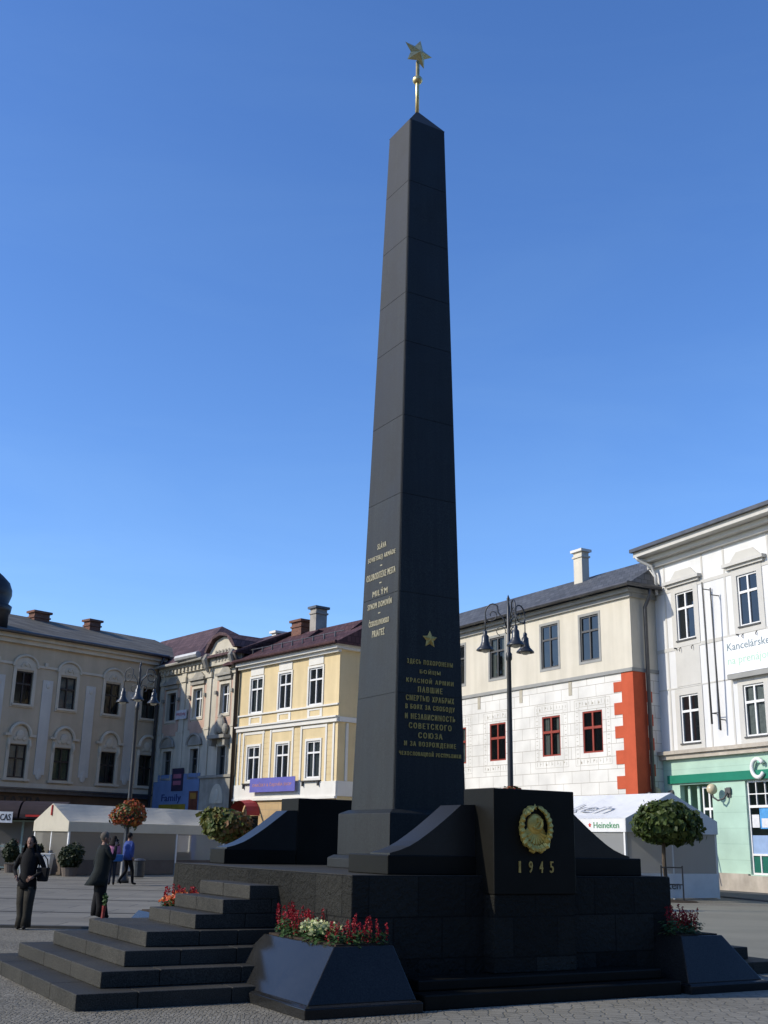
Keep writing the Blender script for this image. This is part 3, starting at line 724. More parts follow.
for i, (a, b) in enumerate(pl):
    window(BP, a, b, 5.18, 6.84, M_greyw, .16, .66, .04, True, ('half', M_curt))
    surround(BP, a, b, 5.18, 6.84, .14, .06, M_cream)
    m = MB(); c = (a + b) / 2
    if i < 2:
        m.prism([(a - .25, 7.05)] + arc(c, 7.05, .78, .62, 180, 0) + [(b + .25, 7.05)], -.12, .02); m.tube([(px, -.14, pz) for px, pz in arc(c, 7.05, .8, .66, 180, 0)], .09, 6)
        m.box(a - .1, b + .1, -.05, .02, 4.4, 4.95)
    else:
        m.box(a - .5, b + .5, -.55, .02, 7.25, 7.45); m.box(a - .4, a - .15, -.4, .02, 6.85, 7.25); m.box(b + .15, b + .4, -.4, .02, 6.85, 7.25)
        m.ball((c, -.22, 8.05), .42, .2, .5, 12); m.ball((c - .45, -.18, 7.8), .25, .16, .32, 10); m.ball((c + .45, -.18, 7.8), .25, .16, .32, 10); m.ball((c, -.22, 8.45), .22, .15, .2, 10)
    m.build('window_hood', M_stone, BP)
for x in (.35, 3.1, 6.2, 9.2):
    m = MB(); m.box(x - .26, x + .26, -.08, .02, 5.0, 11.6); m.box(x - .34, x + .34, -.16, .02, 11.0, 11.3); m.box(x - .3, x + .3, -.12, .02, 7.9, 8.05); m.build('pilaster', M_cream, BP)
m = MB(); m.box(0, 6.0, -.3, .02, 11.9, 12.15); m.box(0, 6.0, -.16, .02, 11.6, 11.898)
for k in range(12): m.box(.3 + k * .46, .5 + k * .46, -.27, -.161, 11.68, 11.89)
m.build('cornice', M_cream, BP)
# carved gable
m = MB(); m.box(6.02, 9.4, -.22, .3, 11.62, 12.35); m.prism([(6.1, 12.352), (6.25, 12.75), (6.9, 13.15), (7.7, 13.3), (8.5, 13.15), (9.1, 12.75), (9.3, 12.352)], -.15, .3)
m.build('gable', M_cream, BP)
m = MB()
for k in range(5): m.box(7.0 + k * .36, 7.16 + k * .36, -.26, -.221, 11.8, 12.5)
for x in (6.25, 9.2): m.tube([(x, -.35, 12.3), (x, -.5, 12.0), (x, -.35, 11.6), (x, -.2, 11.3)], [.18, .2, .16, .08], 8)
m.build('carving', M_stone, BP)
M_tilep = tilemat('purple_brown_roof_tiles', (.12, .075, .075))
rf = gabled_roof(BP, -6, 9.7, -.5, 12.2, 3.4, 13.85, M_tilep)
gabled_roof(BP, -9, 4.8, -.45, 12.25, 4.5, 15.65, M_tilep, 0, 5.2, name='hipped_roof')
m = MB(); m.prism([(6.0, 12.5), (6.3, 13.0), (7.0, 13.4), (7.7, 13.55), (8.4, 13.4), (9.1, 13.0), (9.5, 12.5), (9.3, 12.45), (8.5, 13.2), (7.7, 13.35), (6.9, 13.2), (6.15, 12.45)], -.45, 3.0); m.build('gable_roof', M_tilep, rf)
m = MB(); m.tube([(-.2, -.55, 12.15), (6.0, -.55, 12.15)], .1, 8); m.build('gutter', M_stone, BP)
m = MB(); m.tube([(3.1, -.7, 12.4), (5.6, -.62, 12.42)], .2, 8); m.build('gutter_lining', pmat('bright_sheet_metal', (.5, .5, .48), .5, .15, 3, .1, 40, .5, .3), BP)
drain(BP, [(9.55, -.5, 12.1), (9.55, -.2, 11.6), (9.55, -.13, 0)], .11, M_brown)
m = MB(); m.box(5.9, 9.5, -.10, -.001, .05, 5.05); m.box(5.8, 9.55, -.2, -.101, 5.052, 5.2); m.build('portal', M_stone, BP)
m = MB(); m.prism(arc(7.9, 3.6, .75, 1.1, 0, 180), -.14, -.101); m.ball((7.9, -.14, 4.0), .22, .06, .42, 10); m.build('portal_niche', M_cream, BP)
# painted hoardings
M_blue = pmat('blue_painted_hoarding', (.16, .24, .42), .7, .15, 1, .1, 40, .3)
m = MB(); m.box(.1, 5.75, -.06, -.003, .1, 5.4); hb = m.build('hoarding', M_blue, BP)
m = MB(); m.box(1.0, 4.3, -.075, -.062, 3.1, 3.62); m.build('yellow_panel', pmat('yellow_panel', (.30, .22, .02), .7, .2, 2, .1, 40), hb)
m = MB(); put_text(m, 'Family', 2.5, 3.95, 2.4, .55, -.064, 0, .01, .01); m.build('hoarding_lettering', pmat('navy_lettering', (.02, .04, .16), .6), hb)
m = MB(); m.box(2.45, 3.85, -.09, -.064, 4.4, 5.75); fr = m.build('poster_board', pmat('dark_poster_board', (.03, .025, .06), .5), hb)
m = MB(); m.box(2.68, 3.62, -.1, -.092, 5.15, 5.4); m.box(2.68, 3.62, -.1, -.092, 4.75, 5.0); m.build('poster_stripe', pmat('pink_print', (.35, .12, .18), .6), fr)
m = MB(); m.box(4.7, 5.7, -.09, -.064, 2.4, 4.35); fr = m.build('poster_board', pmat('dark_red_poster', (.16, .05, .03), .5, .4, 4), hb)
m = MB(); m.box(4.85, 5.55, -.1, -.092, 3.9, 4.25); m.build('poster_stripe', pmat('amber_print', (.4, .2, .04), .6), fr)
m = MB(); put_text(m, 'PREDAJ', 3.1, 9.0, 1.1, .22, -.14, 1, .004, .004); m.box(2.42, 3.78, -.13, -.1, 8.72, 9.28); m.build('small_banner', [pmat('white_vinyl_banner', (.6, .6, .62), .6), pmat('red_print', (.45, .08, .1), .6)], BP)

BY = empty('yellow_house', (-15.61 + 10.604 * .629, 79.2 - 10.604 * .777, -.16), aP, 'sunlit yellow house with white trimmed windows and purple banner', 'building')
BY.scale = (1.1, 1.1, 1.1)
M_yel = pmat('ochre_yellow_stucco', (.71, .57, .33), .88, .09, .6, .2, 60, .2, 0, .16)
M_trim = pmat('white_stucco_trim', (.74, .72, .66), .85, .05, 1.0, .15, 60, .2, 0, .07)
M_tan = brickmat('tan_tile_facing', (.52, .36, .18), (.4, .3, .18), .6, .32, .015, .7, .08)
yx = [(1.2, 2.42), (4.06, 5.24), (6.9, 8.12)]
W = 9.56
op = [(a, b, 8.5, 10.46) for a, b in yx] + [(a, b, 4.76, 6.64) for a, b in yx]
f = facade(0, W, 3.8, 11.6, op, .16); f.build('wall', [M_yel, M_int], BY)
for z0, z1, mi in ((8.5, 10.46, 0), (4.76, 6.64, 0)):
    for i, (a, b) in enumerate(yx):
        window(BY, a, b, z0, z1, M_white, .02, .68, .045, True, (('full', M_curtg), ('full', M_curtg), ('full', M_curtg))[i])
        surround(BY, a, b, z0, z1, .12, .05, M_trim)
        if z0 > 8:
            m = MB(); m.box(a - .05, b + .05, -.045, .02, 10.62, 11.05); m.box(a - .05, a + .15, -.03, .02, 7.85, 8.3); m.box(b - .15, b + .05, -.03, .02, 7.85, 8.3); m.box(a + .15, b - .15, -.03, .02, 7.85, 7.93); m.box(a + .15, b - .15, -.03, .02, 8.22, 8.3); m.build('window_panel', M_trim, BY)
        else:
            m = MB(); m.box(a - .15, b + .15, -.22, -.002, 4.58, 4.63); m.box(a - .1, a - .04, -.2, -.003, 4.35, 4.58); m.box(b + .04, b + .1, -.2, -.003, 4.35, 4.58); m.build('window_sill', M_greyw, BY)
for x in (.35, .75, 2.75, 3.5, 5.62, 6.4, 8.62, 9.25):
    m = MB(); m.box(x - .07, x + .07, -.05, .02, 4.55, 7.45); m.build('pilaster', M_trim, BY)
for a, b in yx:
    m = MB(); m.box(a - .45, b + .45, -.035, .02, 7.3, 7.45); m.build('lintel_band', M_trim, BY)
for x0, x1 in ((.1, .28), (.42, .68), (.82, .95), (2.82, 3.43), (5.69, 6.33), (8.69, 9.18)):
    m = MB()
    for k in range(9): m.box(x0, x1, -.012, .02, 4.6 + k * .31, 4.88 + k * .31)
    m.build('rusticated_panel', M_yel, BY)
m = MB(); m.box(-.02, W + .05, -.14, .02, 7.5, 7.72); m.box(-.02, W + .1, -.24, .02, 7.722, 7.8); m.box(-.02, W + .05, -.1, .02, 8.36, 8.44); m.build('string_course', M_trim, BY)
m = MB(); m.box(-.02, W + .04, -.07, .02, 3.82, 4.56); m.box(-.02, W + .08, -.16, .02, 3.7, 3.818); m.build('white_base_band', M_trim, BY)
m = MB(); m.box(0, W + .1, -.2, .02, 11.06, 11.22); m.box(0, W + .25, -.4, .02, 11.222, 11.5); m.build('cornice', M_trim, BY)
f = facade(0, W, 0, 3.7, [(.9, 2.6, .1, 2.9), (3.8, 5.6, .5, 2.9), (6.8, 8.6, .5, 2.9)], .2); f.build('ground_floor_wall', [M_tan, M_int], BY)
for a, b, c, d in ((.9, 2.6, .1, 2.9), (3.8, 5.6, .5, 2.9), (6.8, 8.6, .5, 2.9)): window(BY, a, b, c, d, M_brown, .1, .7)
# return wall on the right
m = MB(); m.box(W - .02, W, .001, 6.8, 0, 11.5); m.box(.02, W - .04, 1.2, 6.8, 0, 11.4); m.build('side_wall', M_yel, BY)
m = MB(); m.box(W, W + .12, .02, 6.8, 7.5, 7.75); m.box(W, W + .06, .02, 6.8, 3.82, 4.56); m.box(W, W + .25, .02, 6.8, 11.2, 11.5); m.box(W, W + .05, .5, .65, 4.57, 7.45); m.box(W, W + .05, 1.9, 2.05, 4.57, 7.45); m.build('side_trim', M_trim, BY)
M_pgr0 = pmat('sooty_chimney_render', (.36, .33, .29), .9, .2, 2)
M_tiler = tilemat('dark_maroon_roof_tiles', (.095, .05, .05))
rf = gabled_roof(BY, -1.2, W + .45, -.55, 11.52, 3.4, 13.6, M_tiler, 0, .2)
for x, y, z0, z1, wd, mt, cp in ((-1.6, 3.6, 12.9, 13.9, .22, M_trim, M_trim), (1.1, 3.4, 12.8, 14.2, .5, M_brick, M_brick), (2.5, 3.6, 13.0, 14.85, .3, M_pgr0, M_zinc)):
    chimney(rf, x - wd, x + wd, y - .4, y + .4, z0, z1, mt, cp)
def roofz(y): return 11.52 + (y + .55) / 3.95 * (13.6 - 11.52)
for x in (3.2, 7.4):
    m = MB(); m.prism([(1.2, roofz(1.2)), (2.2, roofz(1.2) + .75), (2.6, roofz(2.6))], x, x + 1.3, 0, 'yz'); m.build('dormer', M_tiler, rf)
m = MB()
for k in range(9): m.box(.4 + k, .46 + k, .45, .52, roofz(.48), roofz(.48) + .3)
m.tube([(.2, .48, roofz(.48) + .25), (9.2, .48, roofz(.48) + .25)], .025, 5); m.build('snow_guard', M_zinc, rf)
m = MB(); m.tube([(0, -.6, 11.5), (W + .4, -.6, 11.5)], .09, 8); m.build('gutter', M_tiler, BY)
# purple banner across the windows
bn = empty('banner', BY.location, aP, 'purple banner with orange letters hung below the yellow house windows', 'banner')
bn.scale = (1.1, 1.1, 1.1)
m = MB(); m.box(2.1, 6.42, -.34, -.31, 4.12, 4.86); m.build('cloth', pmat('purple_vinyl', (.13, .13, .42), .5, .1, 2, .1, 10), bn)
m = MB(); put_text(m, 'DARČEKY & ČAJOVŇA SHOP', 4.26, 4.49, 3.7, .26, -.342, 0, .004, .005); m.build('lettering', pmat('orange_print', (.42, .2, .16), .6), bn)
aw_ = empty('arched_awning', BY.location + Matrix.Rotation(aP, 3, 'Z') @ Vector((2.09, -.055, 3.19)), aP, 'small red arched awning over yellow house entrance', 'awning')
m = MB()
pp = arc(0, 0, 1.0, .95, 0, 180, 10); vs = [(x, 0, z) for x, z in pp] + [(x * 1.0, -.9, z * .9) for x, z in pp]
m.add(vs, [(i, i + 1, i + 12, i + 11) for i in range(10)]); m.build('canopy', pmat('faded_red_fabric', (.38, .05, .05), .7, .15, 3), aw_)

# ---- background house that closes the street behind the obelisk
BB = empty('plain_house', (-3.0, 92, 0), R(-8), 'pale house with purple roof glimpsed behind the obelisk', 'building')
op = [(1.5 + 3 * k, 2.8 + 3 * k, z, z + 1.9) for k in range(5) for z in (4.8, 8.6)]
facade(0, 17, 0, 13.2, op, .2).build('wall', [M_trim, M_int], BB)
for a, b, c, d in op: window(BB, a, b, c, d, M_white, .1)
m = MB(); m.box(0, .02, .01, 9, 0, 13.1); m.box(16.98, 17, .01, 9, 0, 13.1); m.build('side_wall', M_trim, BB)
gabled_roof(BB, -.5, 17.5, -.5, 13.2, 5, 18.6, M_tilep)

# ---- 4. cream house with sgraffito lower storey
aC = math.atan2(-.859, .511)
BC = empty('sgraffito_house', (11.4, 50, 0), aC, 'cream house with white block-patterned lower storey, red corner quoins and red windows', 'building')
M_crm = pmat('cream_render', (.66, .61, .50), .88, .07, .5, .2, 60, .2, 0, .16)
M_sg = brickmat('white_sgraffito_blocks', (.77, .75, .69), (.36, .32, .26), 1.25, .56, .011, .88, .03, .5, .15, 50, .1)
M_red = pmat('red_oxide_quoin_paint', (.52, .10, .045), .85, .1, 1.2, .15, 60, .2, 0, .1)
M_greyb = pmat('grey_string_course', (.30, .30, .28), .85, .1, 1.5, .15, 60)
X0 = -20.5
cxu = [-19.2, -17.2, -13.85, -10.17, -5.80, -2.82]; cxl = [-19.1, -16.6, -13.75, -10.2, -5.84, -2.82]
opu = [(x - .66, x + .66, 10.13, 12.3) for x in cxu if x > X0 + 1]; opl = [(x - .69, x + .69, 5.83, 7.76) for x in cxl]
facade(X0, 0, 9.4, 13.2, opu, .14).build('rendered_wall', [M_crm, M_int], BC)
facade(X0, 0, 0, 9.4, opl + [(-18, -16, .6, 3), (-12, -9.5, .1, 3.1), (-5, -3, .6, 3)], .14).build('sgraffito_wall', [M_sg, M_int], BC)
for i, (a, b, c, d) in enumerate(opu):
    window(BC, a, b, c, d, M_greyw, .04, .66, .045, True, (('sides', M_curt), None, ('right', M_curt))[i % 3])
    surround(BC, a, b, c, d, .13, .02, M_greyb)
for i, (a, b, c, d) in enumerate(opl):
    window(BC, a, b, c, d, M_redw, .02, .60, .06, True, (('sides', M_curt), None)[i % 2])
    m = MB(); random.seed(i + 90)
    # scratched ornament bands round the window: short dark strokes in four rows
    for side in range(4):
        n = 11 if side < 2 else 13
        for k in range(n):
            if side < 2:
                x = a - .42 + (b - a + .84) * k / (n - 1); z = (d + .38) if side == 0 else (c - .38)
                m.box(x - .012, x + .012, -.004, .001, z - random.uniform(.05, .13), z + random.uniform(.05, .13))
                if k % 2: m.box(x, x + .09, -.004, .001, z - .012 + random.uniform(-.09, .09), z + .012)
            else:
                z = c - .2 + (d - c + .4) * k / (n - 1); x = (a - .40) if side == 2 else (b + .40)
                m.box(x - random.uniform(.03, .1), x + random.uniform(.03, .1), -.004, .001, z - .012, z + .012)
    for e in (.24, .56):
        m.box(a - e, b + e, -.003, .001, d + e - .008, d + e + .008); m.box(a - e, b + e, -.003, .001, c - e - .008, c - e + .008)
        m.box(a - e - .008, a - e + .008, -.003, .001, c - e, d + e); m.box(b + e - .008, b + e + .008, -.003, .001, c - e, d + e)
    m.build('scratched_ornament', pmat('scratched_plaster', (.40, .37, .30), .9, .2, 6, 0) if 'scratched_plaster' not in MATS else MATS['scratched_plaster'], BC)
m = MB()
for k in range(3):
    for j in range(9): m.box(-3.2 + k * 99 + j * .2, -3.17 + k * 99 + j * .2, -.004, .001, 3.55, 3.55 + .14 + .12 * (j % 3))
m.v = m.v[:9 * 8]; m.f = m.f[:9 * 6]; m.m = m.m[:9 * 6]
m.build('scratched_date', MATS['scratched_plaster'], BC)
m = MB(); m.box(X0, .05, -.09, .02, 9.30, 9.46); m.box(.001, .06, -.08, 1.6, 9.30, 9.46); m.build('string_course', M_greyb, BC)
M_och = pmat('ochre_patch', (.45, .41, .32), .9)
for x in (-11.83, -8.18, -4.32, -.46):
    m = MB(); m.box(x - .12, x + .12, -.02, .001, 8.62, 9.29); m.build('ochre_slot', M_och, BC)
m = MB(); m.box(-.74, .03, -.03, .001, .0, 9.29)
for z0, z1 in ((8.45, 8.91), (7.42, 7.96), (6.37, 6.91), (5.22, 5.83), (4.14, 4.70), (3.0, 3.57), (1.9, 2.45), (.8, 1.35)): m.box(-1.27, -.742, -.03, .001, z0, z1)
m.box(.001, .031, .001, .75, 0, 9.29)
for z0, z1 in ((7.96, 8.45), (6.91, 7.42), (5.83, 6.37), (4.70, 5.22), (3.57, 4.14), (2.4, 3.0)): m.box(.001, .031, .752, 1.1, z0, z1)
m.build('quoin', M_red, BC)
m = MB(); m.box(-.02, 0, .001, 10, 0, 9.3); m.build('sgraffito_side_wall', M_sg, BC)
m = MB(); m.box(-.02, 0, .001, 10, 9.46, 13.2); m.build('side_wall', M_crm, BC)
m = MB(); m.box(X0, X0 + .02, .01, 10, 0, 13.2); m.build('side_wall', M_crm, BC)
m = MB(); m.box(X0, .12, -.12, .02, 12.72, 12.92); m.box(X0, .25, -.30, .02, 12.922, 13.12); m.box(.121, .14, .02, 1.6, 12.72, 12.92); m.box(.02, .25, .021, 2.0, 12.922, 13.12)
m.build('cornice', M_greyb, BC)
M_tiles = tilemat('dark_slate_roof', (.115, .12, .128), .2, .4, .4)
rf = gabled_roof(BC, X0 - .3, .55, -.55, 13.22, 5, 15.95, M_tiles, 0, 2.2)
chimney(rf, -8.1, -7.42, 3.7, 4.2, 14.6, 17.05, M_crm, M_trim)
m = MB(); m.tube([(X0, -.62, 13.2), (.6, -.62, 13.2), (.62, 1.4, 13.2)], .1, 8); m.build('gutter', M_zinc, BC)
drain(BC, [(.55, .75, 13.1), (.55, .75, 12.8), (.2, .75, 12.3), (.18, .75, 0)], .09)
m = MB()
for z in (3.2, 3.9): m.ball((.25, .45, z), .12, .12, .1, 8); m.tube([(0, .45, z + .05), (.25, .45, z + .08)], .02, 5)
m.build('floodlight', M_zinc, BC)

# ---- 5. white bank house with green ground floor
aW = math.atan2(-.91, .415)
BW = empty('bank_house', (12.77, 50.8, 0), aW, 'white three storey house with mint green bank on its ground floor', 'building')
M_wht = pmat('white_render', (.73, .73, .72), .88, .05, .5, .15, 60, .2, 0, .14)
M_pgr = pmat('pale_grey_plaster_trim', (.57, .555, .51), .88, .05, 1, .15, 60, .2, 0, .06)
M_mint = brickmat('mint_green_render', (.44, .62, .50), (.36, .52, .42), 30, .62, .012, .85, .02, 0, .2, 60, .08)
M_green = pmat('bank_green_fascia', (.012, .19, .115), .45, .08, 2, .03, 60)
M_led = pmat('weathered_stone_ledge', (.48, .43, .36), .9, .2, 1.5, .3, 40, .2, 0, .25)
wxs = [(1.48, 2.70), (5.48, 6.68), (9.4, 10.6)]
op = [(a, b, 10.6, 12.78) for a, b in wxs] + [(a - .08, b - .08, 6.06, 8.16) for a, b in wxs]
facade(-.3, 12.5, 5.4, 14.6, op, .12).build('wall', [M_wht, M_int], BW)
for i, (a, b, c, d) in enumerate(op):
    window(BW, a, b, c, d, M_white, .03, .66, .05, True, ('full', M_curtw))
    surround(BW, a, b, c, d, .30, .035, M_pgr)
    m = MB(); m.box(a - .12, a - .07, -.16, -.001, c - .36, c - .30); m.box(a - .05, b + .05, -.09, -.036, c - .06, c + .0); m.tube([(a + .2, -.04, c - .32), (a + .2, -.14, c - .42), (a + .2, -.1, c - .5)], .02, 5); m.tube([(b - .2, -.04, c - .32), (b - .2, -.14, c - .42), (b - .2, -.1, c - .5)], .02, 5)
    m.build('window_sill', M_greyw, BW)
    if c > 9:
        x = (a + b) / 2
        m = MB(); m.box(a - .62, b + .62, -.26, .02, 13.22, 13.36); m.box(a - .5, b + .5, -.14, .02, 13.1, 13.218); m.prism([(a - .4, 13.362), (x - .5, 13.8), (x + .5, 13.8), (b + .4, 13.362)], -.05, .02); m.build('window_hood', M_pgr, BW)
        m = MB(); m.box(a - .2, b + .2, -.022, .02, 8.55, 10.2); m.build('plaster_panel', M_pgr, BW)
m = MB(); m.box(-.9, 12.5, -.02, .02, 8.48, 8.53); m.box(-.9, 12.5, -.021, .02, 10.20, 10.36); m.box(-.9, 12.5, -.02, .02, 12.9, 13.05)
for x in (.75, 3.35, 4.75, 7.4, 8.8): m.box(x - .05, x + .05, -.018, .02, 5.78, 14.3)
m.build('string_course', M_pgr, BW)
m = MB(); m.box(-.2, 12.5, -.2, .02, 14.25, 14.5); m.box(-.2, 12.5, -.5, .02, 14.502, 14.72); m.box(-.25, 12.5, -.95, .02, 14.722, 14.98); m.build('cornice', M_pgr, BW)
m = MB(); m.box(-.9, 12.5, -.34, .02, 5.60, 5.76); m.box(-.9, 12.5, -.22, .02, 5.40, 5.598); m.build('ledge', M_led, BW)
rf = gabled_roof(BW, -.3, 13, -1.0, 15.08, 5, 16.1, M_tiles, thick=.08)
m = MB(); m.box(-.32, 12.5, -1.12, -.955, 14.96, 15.12); m.build('gutter', M_zinc, BW)
m = MB(); m.box(-.9, -.88, .01, 9, 0, 5.4); m.box(-.3, -.28, .01, 3.19, 5.4, 14.6); m.box(-.87, 12, 3.2, 9, 0, 14.9); m.build('side_wall', M_wht, BW)
drain(BW, [(-.1, -.9, 14.75), (-.05, -.8, 14.6), (.3, -.35, 14.3), (.42, -.22, 13.8), (.42, -.22, 12.9)], .08, pmat('pale_zinc_pipe', (.5, .5, .48), .5, .1, 3, .05, 40, .5, .3))
drain(BW, [(-.42, -.2, 13.0), (-.42, -.16, 0)], .10)
# ground floor
gop = [(1.06, 3.1, .55, 4.3), (5.1, 7.6, .70, 4.33)]
facade(-.9, 12.5, .0, 5.4, gop, .25, back=2.2).build('ground_floor_wall', [M_mint, M_mint], BW)
m = MB(); m.box(3.101, 5.05, -.12, -.002, .0, .72); m.box(7.65, 12.5, -.12, -.002, 0, .72); m.box(5.051, 7.649, -.121, -.002, 0, .66); m.build('stone_base', M_led, BW)
m = MB(); m.box(.35, 12.5, -.1, .0, 4.37, 4.72); m.build('fascia', M_green, BW)
wn = window(BW, 5.1, 7.6, .7, 4.33, M_white, .1, .72, .05, False, None)
m = MB()
for k in range(1, 5): m.box(5.1 + k * .5 - .02, 5.1 + k * .5 + .02, .09, .15, 3.35, 4.26)
m.box(5.17, 7.53, .092, .148, 3.78, 3.82)
for k in range(1, 5): m.box(5.1 + k * .5 - .03, 5.1 + k * .5 + .03, .09, .15, .76, 1.42)
m.box(5.17, 7.53, .088, .152, 1.42, 1.50); m.build('glazing_bar', M_white, wn)
m = MB(); m.quad((5.16, .135, 1.5), (7.5, .135, 1.5), (7.5, .135, 2.2), (5.16, .135, 2.2)); m.build('blue_window_film', pmat('pale_blue_film', (.30, .42, .62), .4, .1, 3), wn)
m = MB(); m.quad((5.16, .137, .78), (7.5, .137, .78), (7.5, .137, 1.42), (5.16, .137, 1.42)); m.build('green_window_film', pmat('green_film', (.02, .14, .10), .3, .1, 3), wn)
m = MB(); m.quad((5.22, .134, 2.5), (5.62, .134, 2.5), (5.62, .134, 3.0), (5.22, .134, 3.0), 0); m.quad((5.66, .134, 2.45), (6.5, .134, 2.45), (6.5, .134, 3.25), (5.66, .134, 3.25), 1); m.quad((5.75, .132, 2.5), (6.45, .132, 2.5), (6.45, .132, 2.85), (5.75, .132, 2.85), 0)
m.build('window_poster', [pmat('white_poster', (.7, .7, .7), .5, .1, 6), pmat('blue_poster', (.08, .3, .6), .5, .3, 3)], wn)
# entrance recess with its inner door
wn = window(BW, 2.2, 3.05, .9, 4.2, M_white, .26, .72, .05, True)
m = MB(); m.box(1.25, 1.4, .27, .34, .56, 4.25); m.box(1.85, 2.0, .27, .34, .56, 4.25); m.build('door_post', M_mint, BW)
m = MB(); m.box(.9, 3.09, -.9, -.005, .004, .18); m.box(.9, 3.09, -.6, -.006, .182, .36); m.box(.9, 3.09, -.3, -.007, .362, .54); m.build('entrance_steps', M_led, BW)
m = MB(); m.tube([(3.15, -.05, 1.5), (3.15, -.3, 1.48), (3.2, -1.2, .95), (3.2, -1.25, .9)], .035, 6); m.build('handrail', M_greyw, BW)
# ring logo of the bank
m = MB(); m.tube([(6.06 + .33 * math.cos(t * .2618), -.16, 4.78 + .36 * math.sin(t * .2618)) for t in range(2, 23)], .085, 8, 0); lg = m.build('ring_logo', M_white, BW, smooth=True)
m = MB(); m.box(6.12, 6.28, -.22, -.105, 4.98, 5.14); m.build('green_square', pmat('light_green_print', (.25, .55, .4), .4), lg)
m = MB(); put_text(m, 'tp banka', 7.75, 4.78, 2.3, .5, -.13, 0, .02, .01); m.build('bank_lettering', M_white, BW)
# banner
bn = empty('rental_banner', BW.matrix_basis @ Vector((4.5, -.05, 8.7)), aW, 'white banner offering offices for rent between the white house windows', 'banner')
m = MB(); m.box(0, 5.6, -.008, 0, 0, 1.55); m.build('cloth', pmat('white_vinyl', (.82, .83, .83), .5, .03, 2, .1, 6), bn)
m = MB(); put_text(m, 'Kancelárske priestory', 2.45, 1.08, 4.55, .42, -.010, 0, .003, .004); m.build('dark_lettering', pmat('grey_print', (.16, .22, .24), .6), bn)
m = MB(); put_text(m, 'na prenájom', 1.5, .50, 2.65, .42, -.010, 0, .003, .004); m.build('green_lettering', pmat('pale_green_print', (.42, .63, .48), .6), bn)
m = MB(); m.box(.3, 5.6, -.22, -.0, -.26, -.06); m.build('light_box', M_greyb, bn)
# flag poles on the facade
for k, (xt, xb, zt, zb) in enumerate(((3.82, 3.72, 12.8, 6.7), (4.32, 4.22, 12.45, 6.4))):
    p = empty('flagpole', BW.matrix_basis @ Vector((xb, -.3, zb)), aW, ('taller left-hand grey flagpole fixed to the white wall', 'shorter right-hand grey flagpole fixed to the white wall')[k], 'flagpole')
    m = MB(); m.tube([(0, 0, 0), (xt - xb, -.15, zt - zb)], [.045, .03], 8); m.build('pole', M_greyw, p, smooth=True)
    m = MB(); m.tube([(0, .3, .45), (0, -.02, .45)], .025, 6); m.tube([(xt - xb, .3, zt - zb - .3), (xt - xb, -.16, zt - zb - .3)], .025, 6); m.tube([(0, 0, .45), (.5 if k == 0 else 0.02, 0, .45)], .02, 5); m.build('bracket', M_greyw, p)
# globe wall lamps
def wall_lamp(x, lab):
    p = empty('wall_lamp', BW.matrix_basis @ Vector((x, 0, 3.9)), aW, lab, 'lamp', 'globe lamps on the bank wall')
    m = MB(); m.box(-.12, .12, -.05, 0, -.2, .2); m.box(-.16, .16, -.1, -.051, -.05, .17); m.build('bracket', M_greyw, p)
    m = MB(); m.tube([(0, -.1, 0), (-.1, -.22, -.25), (-.3, -.36, -.33), (-.48, -.44, -.2), (-.52, -.45, -.08)], .04, 8); m.build('arm', M_greyw, p, smooth=True)
    m = MB(); m.ball((-.52, -.45, .13), .22, .22, .22, 18); m.build('globe', pmat('yellowed_opal_glass', (.62, .52, .34), .25, .1, 4, 0, 30, .5) if 'yellowed_opal_glass' not in MATS else MATS['yellowed_opal_glass'], p, smooth=True)
wall_lamp(4.15, 'globe wall lamp on curved arm between bank entrance and shop window'); wall_lamp(.5, 'globe wall lamp peeping over the white terrace canopy')
m = MB(); m.prism([(14, 33.9), (40, 26.2), (40, 60), (12, 60), (10.5, 48.5)], 0, .05, 0, 'xy'); tag(m.build('bank_pavement', pmat('dark_grey_pavement', (.09, .09, .088), .9, .2, 1.2, .3, 70)), kind='structure')  # ground beside the bank, darker grey than the road

